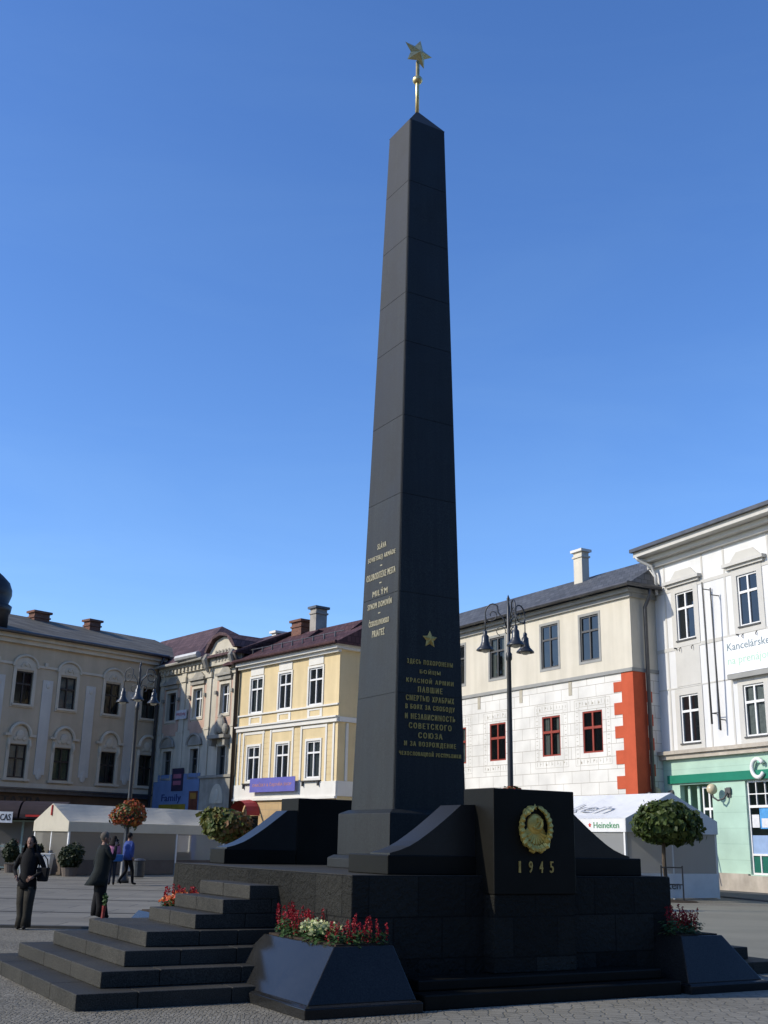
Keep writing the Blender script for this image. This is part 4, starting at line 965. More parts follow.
# ------------------------------------------------------------------ street lamps with bells and flower baskets
M_iron = pmat('dark_grey_cast_iron', (.045, .047, .05), .42, .2, 5, .05, 60, .5, .4)
M_bell = pmat('pewter_lamp_shade', (.06, .063, .067), .35, .15, 5, .03, 60, .5, .6)
M_opal = pmat('frosted_lamp_glass', (.6, .58, .5), .3, .05, 5, 0, 40, .5)
def lamp(loc, yaw, label, ztop, cols, bz):
    p = empty('street_lamp', loc, yaw, label, 'street lamp', 'triple bell street lamps')
    m = MB(); m.lathe([(.22, 0), (.22, .15), (.16, .25), (.14, .9), (.1, 1.0), (.085, 1.2), (.075, 4.5), (.06, ztop - 1.9), (.09, ztop - 1.85), (.09, ztop - 1.7), (.055, ztop - 1.65), (.05, ztop - .35), (.02, ztop - .2), (.05, ztop - .12), (.005, ztop)], (0, 0, 0), 14)
    m.build('pole', M_iron, p, smooth=True)
    for k in range(3):
        a = R(160 + 120 * k)
        # arm: one big arch with a curl, drooping to the bell
        r = .68
        def P(d, z): return (d * math.cos(a), d * math.sin(a), z)
        zc = ztop - .62
        big = [P(.05, zc - .35), P(.12, zc - .1), P(.3, zc + .12)] + [P(r - .22 + .22 * math.cos(R(t)), zc + .08 + .3 * math.sin(R(t))) for t in range(130, -60, -20)]
        m = MB(); m.tube(big, .022, 6)
        m.tube([P(r - .2 + (.2 - .018 * i) * math.cos(R(-50 - 38 * i)), zc + .06 + (.2 - .018 * i) * math.sin(R(-50 - 38 * i))) for i in range(10)], .016, 6)
        m.tube([P(.05, zc - .5)] + [P(.22 + .13 * math.cos(R(t)), zc - .42 + .13 * math.sin(R(t))) for t in range(200, -90, -25)], .013, 5)
        m.tube([P(r, zc + .05), P(r, zc - .42)], .016, 6)
        arm = m.build('arm', M_iron, p, smooth=True)
        m = MB(); m.lathe([(.03, .02), (.06, -.02), (.055, -.10), (.10, -.15), (.11, -.30), (.125, -.37), (.14, -.39), (.14, -.415), (.25, -.53), (.26, -.565), (.235, -.565), (.12, -.41), (.02, -.39)], P(r, zc - .40), 18); sh = m.build('lamp_shade', M_bell, arm, smooth=True)
        m = MB(); m.ball(P(r, zc - .94), .14, .14, .09, 12); m.build('lamp_glass', M_opal, sh, smooth=True)
    # basket ring half way up the pole
    return p
LL = lamp((-9.37, 43.2, 0), R(0), 'triple bell street lamp rising behind the strollers, before the beige house', 8.22, None, 2.5)
LR = lamp((3.60, 31, 0), R(0), 'triple bell street lamp rising behind the emblem block', 8.48, None, 2.6)
def crown(name, c, rx, ry, rz, n, size, mats, seed, parent=None, shell=.55, lump=.14, asp=.6, mix=None):
    random.seed(seed)
    m = MB(); K = [(Vector((random.gauss(0, 1), random.gauss(0, 1), random.gauss(0, 1))).normalized(), random.uniform(-1, 1)) for _ in range(22)]
    for i in range(n):
        d = Vector((random.gauss(0, 1), random.gauss(0, 1), random.gauss(0, 1))).normalized()
        bump = 1 + lump * sum(s * max(0, d.dot(k)) ** 6 for k, s in K) * 1.2
        hol = sum(s * max(0, d.dot(k)) ** 4 for k, s in K)
        if hol < -.35 and random.random() < .6: continue
        r = (shell + (1 - shell) * random.random() ** .6) * bump * (1 + (random.random() ** 8) * .12)
        p = Vector((c[0] + d.x * rx * r, c[1] + d.y * ry * r, c[2] + d.z * rz * r))
        nn = (d + Vector((random.gauss(0, .55), random.gauss(0, .55), random.gauss(0, .55) + .2)))
        leafq(m, p, size * random.choice((.5, .75, 1, 1, 1.25, 1.6)), nn, mix(d, p) if mix else 0, asp)
    return m.build(name, mats, parent)
L_bask = leafmat('basket_leaves', [(.05, .08, .02), (.10, .12, .03), (.07, .06, .02)])
L_baskf = leafmat('basket_blossoms', [(.34, .06, .015), (.28, .035, .015), (.33, .13, .02), (.12, .07, .02)])
def basket(loc, label, r, seed):
    p = empty('flower_basket', loc, 0, label, 'flower basket')
    m = MB(); m.lathe([(.1, -.45), (.4, -.3), (.55, -.05), (.57, -.02), (.1, -.02)], (0, 0, 0), 14); m.build('bowl', M_iron, p)
    crown('foliage', (0, 0, 0), r, r, r * .78, 900, .055, L_bask, seed, p, .5, .15)
    random.seed(seed)
    crown('blossom', (0, 0, .02), r * 1.02, r * 1.02, r * .8, 1100, .045, L_baskf, seed + 1, p, .85, .15, .9)
basket((-9.37, 43.2, 2.44), 'round basket of orange flowers on the lamp post above the strollers', .62, 41)
basket((3.60, 31, 2.72), 'red flower basket on the lamp post just showing over the emblem block', .52, 43)

# ------------------------------------------------------------------ clipped ball trees
M_bark = pmat('grey_brown_bark', (.09, .07, .05), .95, .3, 8, .6, 40, .2)
L_tree = leafmat('catalpa_leaves', [(.022, .042, .008), (.05, .08, .015), (.09, .115, .026), (.033, .057, .011)])
L_tree2 = leafmat('turning_leaves', [(.05, .085, .015), (.09, .11, .02), (.14, .12, .03), (.06, .09, .02)])
L_rust = leafmat('rusty_leaves', [(.14, .07, .02), (.18, .08, .025), (.11, .08, .02)])
def ball_tree(loc, zc, rx, rz, label, seed, mats, n=4300, mix=None):
    p = empty('ball_tree', loc, 0, label, 'tree', 'clipped ball trees')
    m = MB(); m.tube([(0, 0, 0), (.02, 0, .6), (-.01, .01, 1.2), (0, 0, zc - rz * .7)], [.085, .07, .065, .06], 8)
    random.seed(seed)
    for k in range(9):
        a = k * .7 + random.uniform(-.2, .2); q = random.uniform(.45, .8); z = random.uniform(-.3, .6)
        m.tube([(0, 0, zc - rz * .8), (q * rx * .4 * math.cos(a), q * rx * .4 * math.sin(a), zc - rz * .35), (q * rx * math.cos(a), q * rx * math.sin(a), zc + z * rz * .8)], [.04, .025, .01], 5)
    m.build('trunk', M_bark, p)
    crown('crown', (0, 0, zc), rx, rx, rz, n, .095, mats, seed + 1, p, .42, .2, .75, mix)
ball_tree((9.28, 37.4, 0), 2.42, 1.0, .70, 'clipped green ball tree before the white terrace tent', 51, L_tree)
ball_tree((-5.45, 42, 0), 2.08, 1.0, .57, 'clipped ball tree with rusty autumn side, before the long white tent', 57, [L_tree2, L_rust], 3600, lambda d, p: 1 if (d.x + random.gauss(0, .35)) > .35 else 0)
m = MB(); m.box(9.12, 9.16, 37.3, 37.34, 0, 1.1); m.box(9.80, 9.84, 37.3, 37.34, 0, 1.1); m.box(9.12, 9.84, 37.305, 37.335, 1.02, 1.06); m.box(9.12, 9.84, 37.305, 37.335, .5, .54)
tag(m.build('tree_guard', M_iron), 'low dark metal guard round the ball tree trunk', 'tree guard')
m = MB(); m.lathe([(.75, 0), (.7, .02), (.05, .05)], (9.55, 37.4, .006), 18); tag(m.build('soil_patch', M_soil), kind='structure')

# ------------------------------------------------------------------ tents
def fabric(name, col, trans=.45):
    m = pmat(name, col, .75, .06, 1.2, .25, 5, .2); nt = m.node_tree; b = nt.nodes['Principled BSDF']
    tr = nt.nodes.new('ShaderNodeBsdfTranslucent'); tr.inputs[0].default_value = rgb(col)
    mx = nt.nodes.new('ShaderNodeMixShader'); mx.inputs[0].default_value = trans
    nt.links.new(b.outputs[0], mx.inputs[1]); nt.links.new(tr.outputs[0], mx.inputs[2]); nt.links.new(mx.outputs[0], nt.nodes['Material Output'].inputs[0])
    return m
M_tent = fabric('cream_white_tent_fabric', (.72, .67, .54), .3); M_can = fabric('white_canopy_fabric', (.84, .84, .82), .2)
G_vinyl = glassmat('scratched_clear_vinyl', (.9, .9, .88), .93, .2)
def haze_vinyl(m, fac, col):
    nt = m.node_tree; out = nt.nodes['Material Output']; old = out.inputs[0].links[0].from_socket
    df = nt.nodes.new('ShaderNodeBsdfDiffuse'); df.inputs[0].default_value = rgb(col); tr = nt.nodes.new('ShaderNodeBsdfTranslucent'); tr.inputs[0].default_value = rgb(col)
    a = nt.nodes.new('ShaderNodeMixShader'); a.inputs[0].default_value = .5; nt.links.new(df.outputs[0], a.inputs[1]); nt.links.new(tr.outputs[0], a.inputs[2])
    b = nt.nodes.new('ShaderNodeMixShader'); b.inputs[0].default_value = fac; nt.links.new(old, b.inputs[1]); nt.links.new(a.outputs[0], b.inputs[2]); nt.links.new(b.outputs[0], out.inputs[0])
haze_vinyl(G_vinyl, .3, (.75, .72, .64))
G_vinyl2 = glassmat('milky_clear_vinyl', (.92, .92, .91), .93, .2)
haze_vinyl(G_vinyl2, .42, (.85, .85, .83))
M_alu = pmat('white_painted_steel', (.7, .7, .68), .45, .06, 4, .02, 50, .5)
def tent(name, loc, yaw, label, Wd, Ln, he, ha, valance, fab, nbay, low, lowm, vinyl):
    """local x across the gable (0..Wd), y along (0..Ln)"""
    p = empty(name, loc, yaw, label, 'tent')
    m = MB(); sag = .11; n = nbay * 4
    for side in (0, 1):
        for j in range(n):
            y0, y1 = Ln * j / n, Ln * (j + 1) / n
            def S(t, y):
                x = (Wd / 2) * t if side == 0 else Wd - (Wd / 2) * t
                bay = abs(math.sin(math.pi * nbay * y / Ln)) * sag * math.sin(math.pi * t)
                return (x, y, he + (ha - he) * t - bay)
            for i in range(6):
                m.quad(S(i / 6, y0), S((i + 1) / 6, y0), S((i + 1) / 6, y1), S(i / 6, y1))
    m.build('roof', fab, p)
    m = MB(); v0 = he - valance
    for x in (0, Wd): m.box(x - .012, x + .012, 0, Ln, v0, he - .005)
    m.build('valance', fab, p)
    for y in (0, Ln):
        m = MB(); m.prism([(0, v0), (Wd, v0), (Wd, he), (Wd / 2, ha), (0, he)], y - .012, y + .012); m.build('gable', fab, p)
    for j in range(nbay + 1):
        for x in (0.05, Wd - .05):
            m = MB(); m.box(x - .04, x + .04, max(.05, Ln * j / nbay - .04) if j < nbay else Ln - .1, (max(.05, Ln * j / nbay - .04) if j < nbay else Ln - .1) + .08, 0, he - .02); m.build('post', M_alu, p)
    m = MB(); m.box(Wd / 2 - .03, Wd / 2 + .03, .05, .11, 0, v0); m.build('door_post', M_alu, p)
    for x in (.05, Wd - .05):
        m = MB(); m.quad((x, .1, low), (x, Ln - .1, low), (x, Ln - .1, v0 + .05), (x, .1, v0 + .05)); m.build('clear_wall', vinyl, p)
        if low > .1:
            m = MB(); m.box(x - .01, x + .01, .1, Ln - .1, .03, low); m.build('wall_skirt', lowm, p)
    m = MB(); m.quad((.1, .06, low), (Wd - .1, .06, low), (Wd - .1, .06, v0 + .05), (.1, .06, v0 + .05)); m.build('clear_wall', vinyl, p)
    if low > .1:
        m = MB(); m.box(.08, Wd - .08, .045, .055, .03, low); m.build('wall_skirt', lowm, p)
    return p
M_brnfab = pmat('dull_brown_fabric', (.13, .105, .085), .9, .2, 1.2, .2, 20)
# left: gable end towards the camera's left, long side running away right
yl = math.atan2(.788, .616) - math.pi / 2     # local y axis along (.616,.788)
T1 = tent('market_tent', (-15.30, 51.35, 0), yl, 'long cream white market tent with clear walls on the left of the square', 2.5, 9.4, 2.24, 3.0, .42, M_tent, 3, .65, M_brnfab, G_vinyl)
m = MB(); m.tube([(1.25, -.02, 2.93), (1.25, -.03, 2.5)], .05, 6); m.build('red_pennant', pmat('red_cloth', (.5, .05, .04), .8), T1)
m = MB(); m.quad((.15, .3, .04), (2.35, .3, .04), (2.35, 8.3, .04), (.15, 8.3, .04)); m.box(1.4, 2.2, 2.0, 7.5, .05, 1.0); m.box(.3, .32, .3, 8.3, .3, 2.1); m.build('bar_counter', M_brnfab, T1)
yr_ = math.atan2(.857, -.515) - math.pi / 2
T2 = tent('terrace_tent', (8.2, 38, 0), yr_, 'white beer terrace tent with printed roof before the sgraffito house', 4.3, 9.0, 2.56, 3.46, .44, M_can, 3, .82, M_can, G_vinyl2)
# local frame of T2: x along (.857,.515), y along (-.515,.857); the long side at x=0 faces left towards the light
M_hgrn = pmat('green_beer_print', (.02, .22, .07), .6); M_hgry = pmat('grey_roof_print', (.42, .43, .44), .7); M_star = pmat('red_star_print', (.55, .03, .02), .6)
mb = MB(); put_text(mb, 'Heineken', 0, 0, 1.25, .2, 0, 0, .003, .004); star(mb, (-.82, 0, 0), .09, .01, 1)
mb.v = [(-.016 + y, .92 - x, 2.34 + z) for x, y, z in mb.v]
mb.build('beer_lettering', [M_hgrn, M_star], T2)
mb = MB(); put_text(mb, 'Heineken', 0, 0, 5.6, .85, 0, 0, .002, .0)
k = (3.46 - 2.56) / 2.15
def roofpt(x, y, z):
    d = (z + .55) * .92     # distance up the slope from the eave
    X = .55 + z * .92 + .35
    return (X + y * .3, 4.4 - x - z * .25, 2.56 + k * X + .01 - .06 * math.sin(math.pi * min(1, max(0, X / 2.15))) + .055)
mb.v = [roofpt(*v) for v in mb.v]
mb.build('roof_lettering', M_hgry, T2)
mb = MB(); put_text(mb, 'Heineken', 1.55, .45, 1.7, .26, .03, 0, .004, .004); mb.build('skirt_lettering', pmat('dark_grey_print', (.12, .13, .13), .7), T2)
# wicker chairs inside the terrace
def chair(loc, yaw, label):
    p = empty('wicker_chair', loc, yaw, label, 'chair', 'wicker chairs in the terrace tent')
    m = MB(); m.lathe([(.24, .42), (.26, .44), (.24, .47), (.02, .475)], (0, 0, 0), 14); m.build('seat', M_wick, p)
    m = MB(); m.tube([(.3 * math.cos(R(t)), .27 * math.sin(R(t)) + .0, .62 + .32 * max(0, math.sin(R(t)))) for t in range(-20, 201, 20)], .03, 6); m.tube([(.22 * math.cos(R(t)), .26, .5 + .32 * math.sin(R(t))) for t in range(0, 181, 20)], .018, 5)
    for t in range(-3, 4): m.tube([(t * .06, .25, .47), (t * .07, .27, .9 - abs(t) * .03)], .012, 5)
    m.build('backrest', M_wick, p)
    for sx in (-1, 1):
        for sy in (-1, 1):
            m = MB(); m.tube([(sx * .17, sy * .17, .43), (sx * .22, sy * .22, 0)], .018, 6); m.build('leg', M_wick, p)
M_wick = pmat('pale_wicker', (.32, .27, .2), .7, .2, 20, .4, 60)
cd = Vector((.857, .515, 0)); cl = Vector((-.515, .857, 0)); A0 = Vector((8.2, 38, 0))
def tl(a, b): return A0 + cd * a + cl * b
chair(tl(2.65, 1.0), yr_ + R(150), 'left wicker chair of the pair behind the clear gable wall'); chair(tl(3.35, .95), yr_ + R(200), 'right wicker chair of the pair behind the clear gable wall')
chair(tl(.7, 1.6), yr_ + R(120), 'wicker chair at the near canopy corner, left of ball tree')
p = empty('cafe_table', tl(2.9, 1.9), 0, 'small round cafe table inside the terrace tent', 'table')
m = MB(); m.lathe([(.36, .72), (.38, .735), (.36, .75), (.02, .752)], (0, 0, 0), 18); m.build('tabletop', M_white, p)
m = MB(); m.tube([(0, 0, .02), (0, 0, .72)], .03, 8); m.lathe([(.22, 0), (.2, .03), (.03, .05)], (0, 0, 0), 14); m.build('leg', M_greyw, p)

# ------------------------------------------------------------------ kiosk at the far left, planters, bin
KP = empty('glass_kiosk', (-20.6, 57.2, 0), R(2), 'glass kiosk with dark awnings and white sign at far left edge', 'kiosk')
M_kf = pmat('pale_green_frame', (.25, .33, .3), .5, .1, 3)
M_awn = pmat('dark_maroon_awning', (.028, .018, .02), .8, .25, 2)
m = MB()
for x in (0, 1.5, 3.0, 4.3): m.box(x - .05, x + .05, -.05, .05, 0, 2.35)
for z in (.1, 1.1, 2.3): m.box(0, 4.3, -.04, .04, z - .04, z + .04)
m.build('frame', M_kf, KP)
m = MB(); m.quad((0, 0, .1), (4.3, 0, .1), (4.3, 0, 2.3), (0, 0, 2.3)); m.build('pane', G_vinyl, KP)
m = MB(); m.box(0, 4.3, 1.6, 1.8, 0, 2.4); m.box(0, 4.3, -.1, 1.8, 2.36, 2.5); m.build('back_wall', M_int, KP)
for x0, x1 in ((1.0, 2.9), (3.0, 5.2)):
    m = MB(); pr_ = [(-.9 * math.cos(R(t)), 2.42 + .85 * math.sin(R(t))) for t in range(0, 91, 15)] + [(0, 2.42)]
    m.prism(pr_, x0, x1, 0, 'yz'); m.build('awning', M_awn, KP)
m = MB(); m.box(1.72, 2.7, -1.0, -.96, 2.2, 2.72); sg = m.build('sign', pmat('white_sign_board', (.72, .72, .70), .5), KP)
m = MB(); put_text(m, 'CAS', 2.36, 2.46, .5, .3, -1.003, 0, .004, .012); m.box(1.84, 2.02, -1.006, -1.001, 2.34, 2.58, 1); m.build('sign_lettering', [pmat('black_print', (.03, .03, .03), .6), M_star], sg)
m = MB(); m.box(3.3, 4.7, -.93, -.90, 2.5, 2.6); m.build('awning_stripe', M_star, KP)
m = MB()
random.seed(3)
for k in range(5): m.box(.3 + k * .5, .6 + k * .5, .7, 1.0, .9, 1.2 + .2 * (k % 3), k % 3)
m.build('goods', [M_white, M_star, M_blue], KP)

L_bush = leafmat('dark_conifer_leaves', [(.012, .024, .008), (.026, .038, .012), (.018, .03, .012)])
def bush(loc, h, r, label, seed, pot=.35):
    p = empty('potted_bush', loc, 0, label, 'plant', 'potted bushes by the market tent')
    m = MB(); m.lathe([(r * .55, 0), (r * .7, pot), (r * .74, pot + .02), (r * .6, pot + .02), (.02, pot - .02)], (0, 0, 0), 14); m.build('pot', M_brnfab, p)
    crown('foliage', (0, 0, pot + h * .5), r, r, h * .55, 1500, .07, L_bush, seed, p, .3, .22)
bush((-12.95, 49.1, 0), .9, .5, 'dark potted bush by the market tent corner, left of the coated man', 61)
bush((-14.75, 50.4, 0), .85, .34, 'dark potted bush right behind the hooded woman', 62); bush((-16.5, 52.4, 0), 1.05, .38, 'yellow green potted bush between kiosk and hooded woman', 63)
bush((-6.4, 54.6, 0), .95, .4, 'small dark potted bush far along the tent, near the stairs', 64)
for (x, y, lab, h) in ((-14.15, 49.6, 'tall white tub planter at the tent corner', .86), (-15.0, 50.0, 'low white tub planter beside the taller tub', .42)):
    m = MB(); m.frust((-.22, .22, -.22, .22), 0, (-.3, .3, -.3, .3), h); m.frust((-.32, .32, -.32, .32), h, (-.32, .32, -.32, .32), h + .05)
    tag(m.build('tub_planter', M_trim, None, (x, y, 0)), lab, 'planter')
p = empty('litter_bin', (-9.85, 48.2, 0), 0, 'dark round litter bin standing right of the strollers', 'bin')
m = MB(); m.lathe([(.23, .05), (.25, .1), (.26, .68), (.02, .68)], (0, 0, 0), 16); m.build('body', M_iron, p, smooth=False)
m = MB(); m.lathe([(.27, .69), (.28, .72), (.22, .78), (.02, .80)], (0, 0, 0), 16); m.build('lid', M_zinc, p)

# ------------------------------------------------------------------ people
def skin_body(verts, edges, root=0, sub=1):
    me = bpy.data.meshes.new('sk'); me.from_pydata([v[0] for v in verts], edges, [])
    o = bpy.data.objects.new('sk', me); COL.objects.link(o)
    sm = o.modifiers.new('s', 'SKIN'); sm.use_smooth_shade = True
    for i, v in enumerate(verts):
        sv = me.skin_vertices[0].data[i]; r = v[1]; sv.radius = (r, r) if not isinstance(r, tuple) else r
        sv.use_root = (i == root)
    ss = o.modifiers.new('u', 'SUBSURF'); ss.levels = sub; ss.render_levels = sub
    res = bpy.data.meshes.new_from_object(o.evaluated_get(bpy.context.evaluated_depsgraph_get()))
    bpy.data.objects.remove(o); bpy.data.meshes.remove(me)
    return res
M_skin = pmat('skin', (.24, .135, .095), .6, .08, 8, 0, 40, .3)
def cloth(name, c): return pmat(name, c, .85, .2, 5, .3, 40, .2)
M_blk = cloth('black_cloth', (.006, .006, .007)); M_oliv = cloth('dark_olive_trousers', (.028, .025, .019)); M_coat = cloth('dark_green_wool_coat', (.010, .0135, .013)); M_shoe = cloth('black_leather_shoes', (.014, .013, .012))
M_pinkc = cloth('pink_knit', (.42, .17, .27)); M_jean = cloth('dark_denim', (.02, .024, .035)); M_bluec = cloth('blue_jacket_cloth', (.045, .075, .24)); M_hair = cloth('dark_hair', (.012, .009, .008)); M_hairg = cloth('grey_brown_hair', (.10, .085, .07))
def person(label, loc, yaw, H, J, mats, tops, hairlen, hairmat, headyaw=0, group=None):
    """J: joints in metres for a 1.75 m figure, local +y forward. mats: [skin, top, trousers, shoes]; tops: sleeve / hem rule"""
    s = H / 1.75
    root = empty('person', loc, yaw, label, 'person', group)
    Vv = []; E_ = []; idx = {}
    def jv(n, p, r): idx[n] = len(Vv); Vv.append((Vector(p), r))
    jv('pel', J['pel'], (.15, .11)); jv('waist', J['waist'], (.135, .10)); jv('chest', J['chest'], (.165, .115)); jv('neckb', J['neckb'], (.085, .075)); jv('neck', J['neck'], .055); jv('skull', J['head'], .05)
    E_ += [('pel', 'waist'), ('waist', 'chest'), ('chest', 'neckb'), ('neckb', 'neck'), ('neck', 'skull')]
    for q in 'LR':
        jv('sh' + q, J['sh' + q], .068); jv('el' + q, J['el' + q], .048); jv('wr' + q, J['wr' + q], .033)
        E_ += [('chest', 'sh' + q), ('sh' + q, 'el' + q), ('el' + q, 'wr' + q)]
        jv('hip' + q, J['hip' + q], .10); jv('kn' + q, J['kn' + q], .066); jv('an' + q, J['an' + q], .05); jv('toe' + q, J['toe' + q], .036)
        E_ += [('pel', 'hip' + q), ('hip' + q, 'kn' + q), ('kn' + q, 'an' + q), ('an' + q, 'toe' + q)]
    me = skin_body(Vv, [(idx[a], idx[b]) for a, b in E_])
    mb = MB(); mb.mesh(me, Matrix.Identity(4)); bpy.data.meshes.remove(me)
    nb = len(mb.f)
    # head with face
    h = Vector(J['head']); Rh = Matrix.Rotation(headyaw, 4, 'Z'); T = Matrix.Translation(h) @ Rh
    hd = MB(); hd.ball((0, 0, .03), .078, .095, .118, 18)
    hd.ball((0, .055, -.045), .05, .045, .05, 10)
    hd.tube([(0, .088, .035), (0, .112, -.005), (0, .095, -.012)], [.010, .017, .012], 6)
    for sx in (-1, 1): hd.ball((sx * .032, .083, .03), .014, .012, .009, 8); hd.ball((sx * .08, .0, .01), .012, .022, .034, 8)
    hd.tube([(-.024, .092, -.047), (0, .099, -.045), (.024, .092, -.047)], [.006, .008, .006], 5)
    mb.add([T @ Vector(v) for v in hd.v], hd.f)
    # hands: palm, four unequal curled fingers and a thumb
    for q in 'LR':
        w = Vector(J['wr' + q]); d = (w - Vector(J['el' + q])).normalized(); sd = d.orthogonal().normalized(); nn = d.cross(sd)
        hb = MB(); hb.tube([w - d * .02, w + d * .03, w + d * .085], [.027, .037, .034], 8, flat=.55)
        for k, ln in enumerate((.062, .074, .069, .052)):
            bs = w + d * .08 + sd * (-.027 + .018 * k)
            hb.tube([bs, bs + d * ln * .5 + nn * .008, bs + d * ln * .85 + nn * .028], [.0095, .009, .007], 5)
        hb.tube([w + d * .02 + sd * .03, w + d * .05 + sd * .055 + nn * .01, w + d * .08 + sd * .058 + nn * .025], [.012, .011, .008], 5)
        mb.add(hb.v, hb.f)
    mb.m = []
    for fi, f in enumerate(mb.f):
        c = sum((Vector(mb.v[i]) for i in f), Vector()) / len(f)
        if fi >= nb: k = 0
        else:
            k = tops(c)
        mb.m.append(k)
    mb.v = [tuple(Vector(v) * s) for v in mb.v]
    body = mb.build('body', mats, root, smooth=True)
    hr = MB()
    for i in range(260 if hairlen > .2 else 150):
        pass
    hr.ball((0, -.012, .048), .089, .103, .108, 16)
    vs = []; fs = []
    hh = MB()
    for v in hr.v: hh.v.append(v)
    for f in hr.f:
        c = sum((Vector(hr.v[i]) for i in f), Vector()) / len(f)
        if c.y > .045 and c.z < .105: continue
        hh.f.append(f); hh.m.append(0)
    if hairlen > .05:
        n = 12
        for j in range(5):
            for i in range(n + 1):
                a = R(160 + 220 * i / n) ; rr = .102 + .024 * j
                hh.v.append((rr * 1.02 * math.cos(a) * 1.0, rr * math.sin(a) * .9 - .01, .06 - hairlen * j / 4))
        o = len(hh.v) - 5 * (n + 1)
        for j in range(4):
            for i in range(n): hh.f.append((o + j * (n + 1) + i, o + j * (n + 1) + i + 1, o + (j + 1) * (n + 1) + i + 1, o + (j + 1) * (n + 1) + i)); hh.m.append(0)
    hh.v = [tuple((T @ Vector(v)) * s) for v in hh.v]
    ho = hh.build('hair', hairmat, root, smooth=True)
    sd_ = ho.modifiers.new('s', 'SOLIDIFY'); sd_.thickness = .012
    return root, s
def base_pose(dx=.09, lean=0):
    return dict(pel=(0, 0, .95), waist=(0, 0, 1.08), chest=(0, lean * .5, 1.30), neckb=(0, lean * .8, 1.44), neck=(0, lean, 1.51), head=(0, lean + .015, 1.61),
                shL=(-.185, lean * .7, 1.40), shR=(.185, lean * .7, 1.40), elL=(-.24, -.02, 1.12), elR=(.24, -.02, 1.12), wrL=(-.23, .06, .88), wrR=(.23, .06, .88),
                hipL=(-dx, 0, .88), hipR=(dx, 0, .88), knL=(-dx, .02, .48), knR=(dx, .02, .48), anL=(-dx, 0, .07), anR=(dx, 0, .07), toeL=(-dx - .02, .16, .035), toeR=(dx + .02, .16, .035))
def loft(name, rings, mat, parent, s, n=20, solid=.012, open_front=None):
    """garment: rings of (cx, cy, z, rx, ry)"""
    m = MB(); vs = []; random.seed(len(rings) * 7 + int(rings[0][2] * 100))
    ph = [random.uniform(0, 6) for _ in range(3)]
    for k, (cx, cy, z, rx, ry) in enumerate(rings):
        for i in range(n):
            t = 2 * math.pi * i / n
            fold = 1 + .06 * math.sin(5 * t + ph[0] + k * .5) * (1 - k / len(rings)) + .03 * math.sin(9 * t + ph[1] + k * .8) + random.uniform(-.018, .018)
            vs.append(((cx + rx * fold * math.cos(t)) * s, (cy + ry * fold * math.sin(t)) * s, z * s))
    fs = [(k * n + i, k * n + (i + 1) % n, (k + 1) * n + (i + 1) % n, (k + 1) * n + i) for k in range(len(rings) - 1) for i in range(n)]
    m.add(vs, fs); o = m.build(name, mat, parent, smooth=True)
    sd_ = o.modifiers.new('s', 'SOLIDIFY'); sd_.thickness = solid; sd_.offset = 1
    return o
def rule(top_mat=1, waist=.93, shoe=.10, sleeves=True, wrist_pts=(), hand_r=.07, neck=1.47):
    def f(c):
        if c.z > neck and abs(c.x) < .12: return 0
        for w in wrist_pts:
            if (c - Vector(w)).length < hand_r * .45: return 0
        if c.z < shoe: return 3
        if c.z < waist and abs(c.x) < .2: return 2
        return 1
    return f
# woman in a black hooded jacket, facing the camera, hands in her pockets, bag on her arm
J = base_pose(.075); J.update(elL=(-.33, -.05, 1.10), wrL=(-.17, .13, .98), elR=(.33, -.05, 1.10), wrR=(.17, .13, .98), anL=(-.06, .02, .07), anR=(.05, -.01, .07), toeL=(-.09, .17, .035), toeR=(.05, .15, .035))
pz, s = person('woman in black jacket and olive trousers, hands in pockets, standing at far left', (-6.28, 21.05, 0), R(180 - 10), 1.60, J, [M_skin, M_blk, M_oliv, M_shoe], rule(waist=.9), .46, M_hair, R(8))
loft('jacket', [(0, 0, .76, .19, .15), (0, 0, .9, .185, .145), (0, 0, 1.06, .155, .125), (0, 0, 1.25, .185, .135), (0, 0, 1.39, .17, .115), (0, 0, 1.47, .10, .09), (0, -.01, 1.52, .095, .09)], M_blk, pz, s)
loft('collar', [(0, -.09, 1.40, .15, .07), (0, -.11, 1.47, .16, .085), (0, -.10, 1.54, .13, .07), (0, -.09, 1.57, .08, .04)], M_blk, pz, s)
for sx, fx in ((-1, -.06), (1, .05)): loft('trouser_leg', [(fx, .02, .05, .085, .11), (fx, .0, .25, .075, .09), (sx * .07, .01, .5, .085, .095), (sx * .075, .0, .8, .105, .12)], M_oliv, pz, s, 14)
bag = empty('shoulder_bag', Vector((-6.28, 21.05, 0)) + Vector((.27, -.02, .84)), R(170), 'black shoulder bag carried at the hooded woman’s hip', 'bag')
m = MB(); m.frust((-.09, .09, -.05, .05), -.02, (-.11, .11, -.06, .06), .22); m.build('body', M_blk, bag, bevel=.02)
m = MB(); m.tube([(-.09, 0, .21), (-.07, .02, .36), (0, .02, .43), (.07, .02, .36), (.09, 0, .21)], .012, 6); m.build('strap', M_blk, bag)
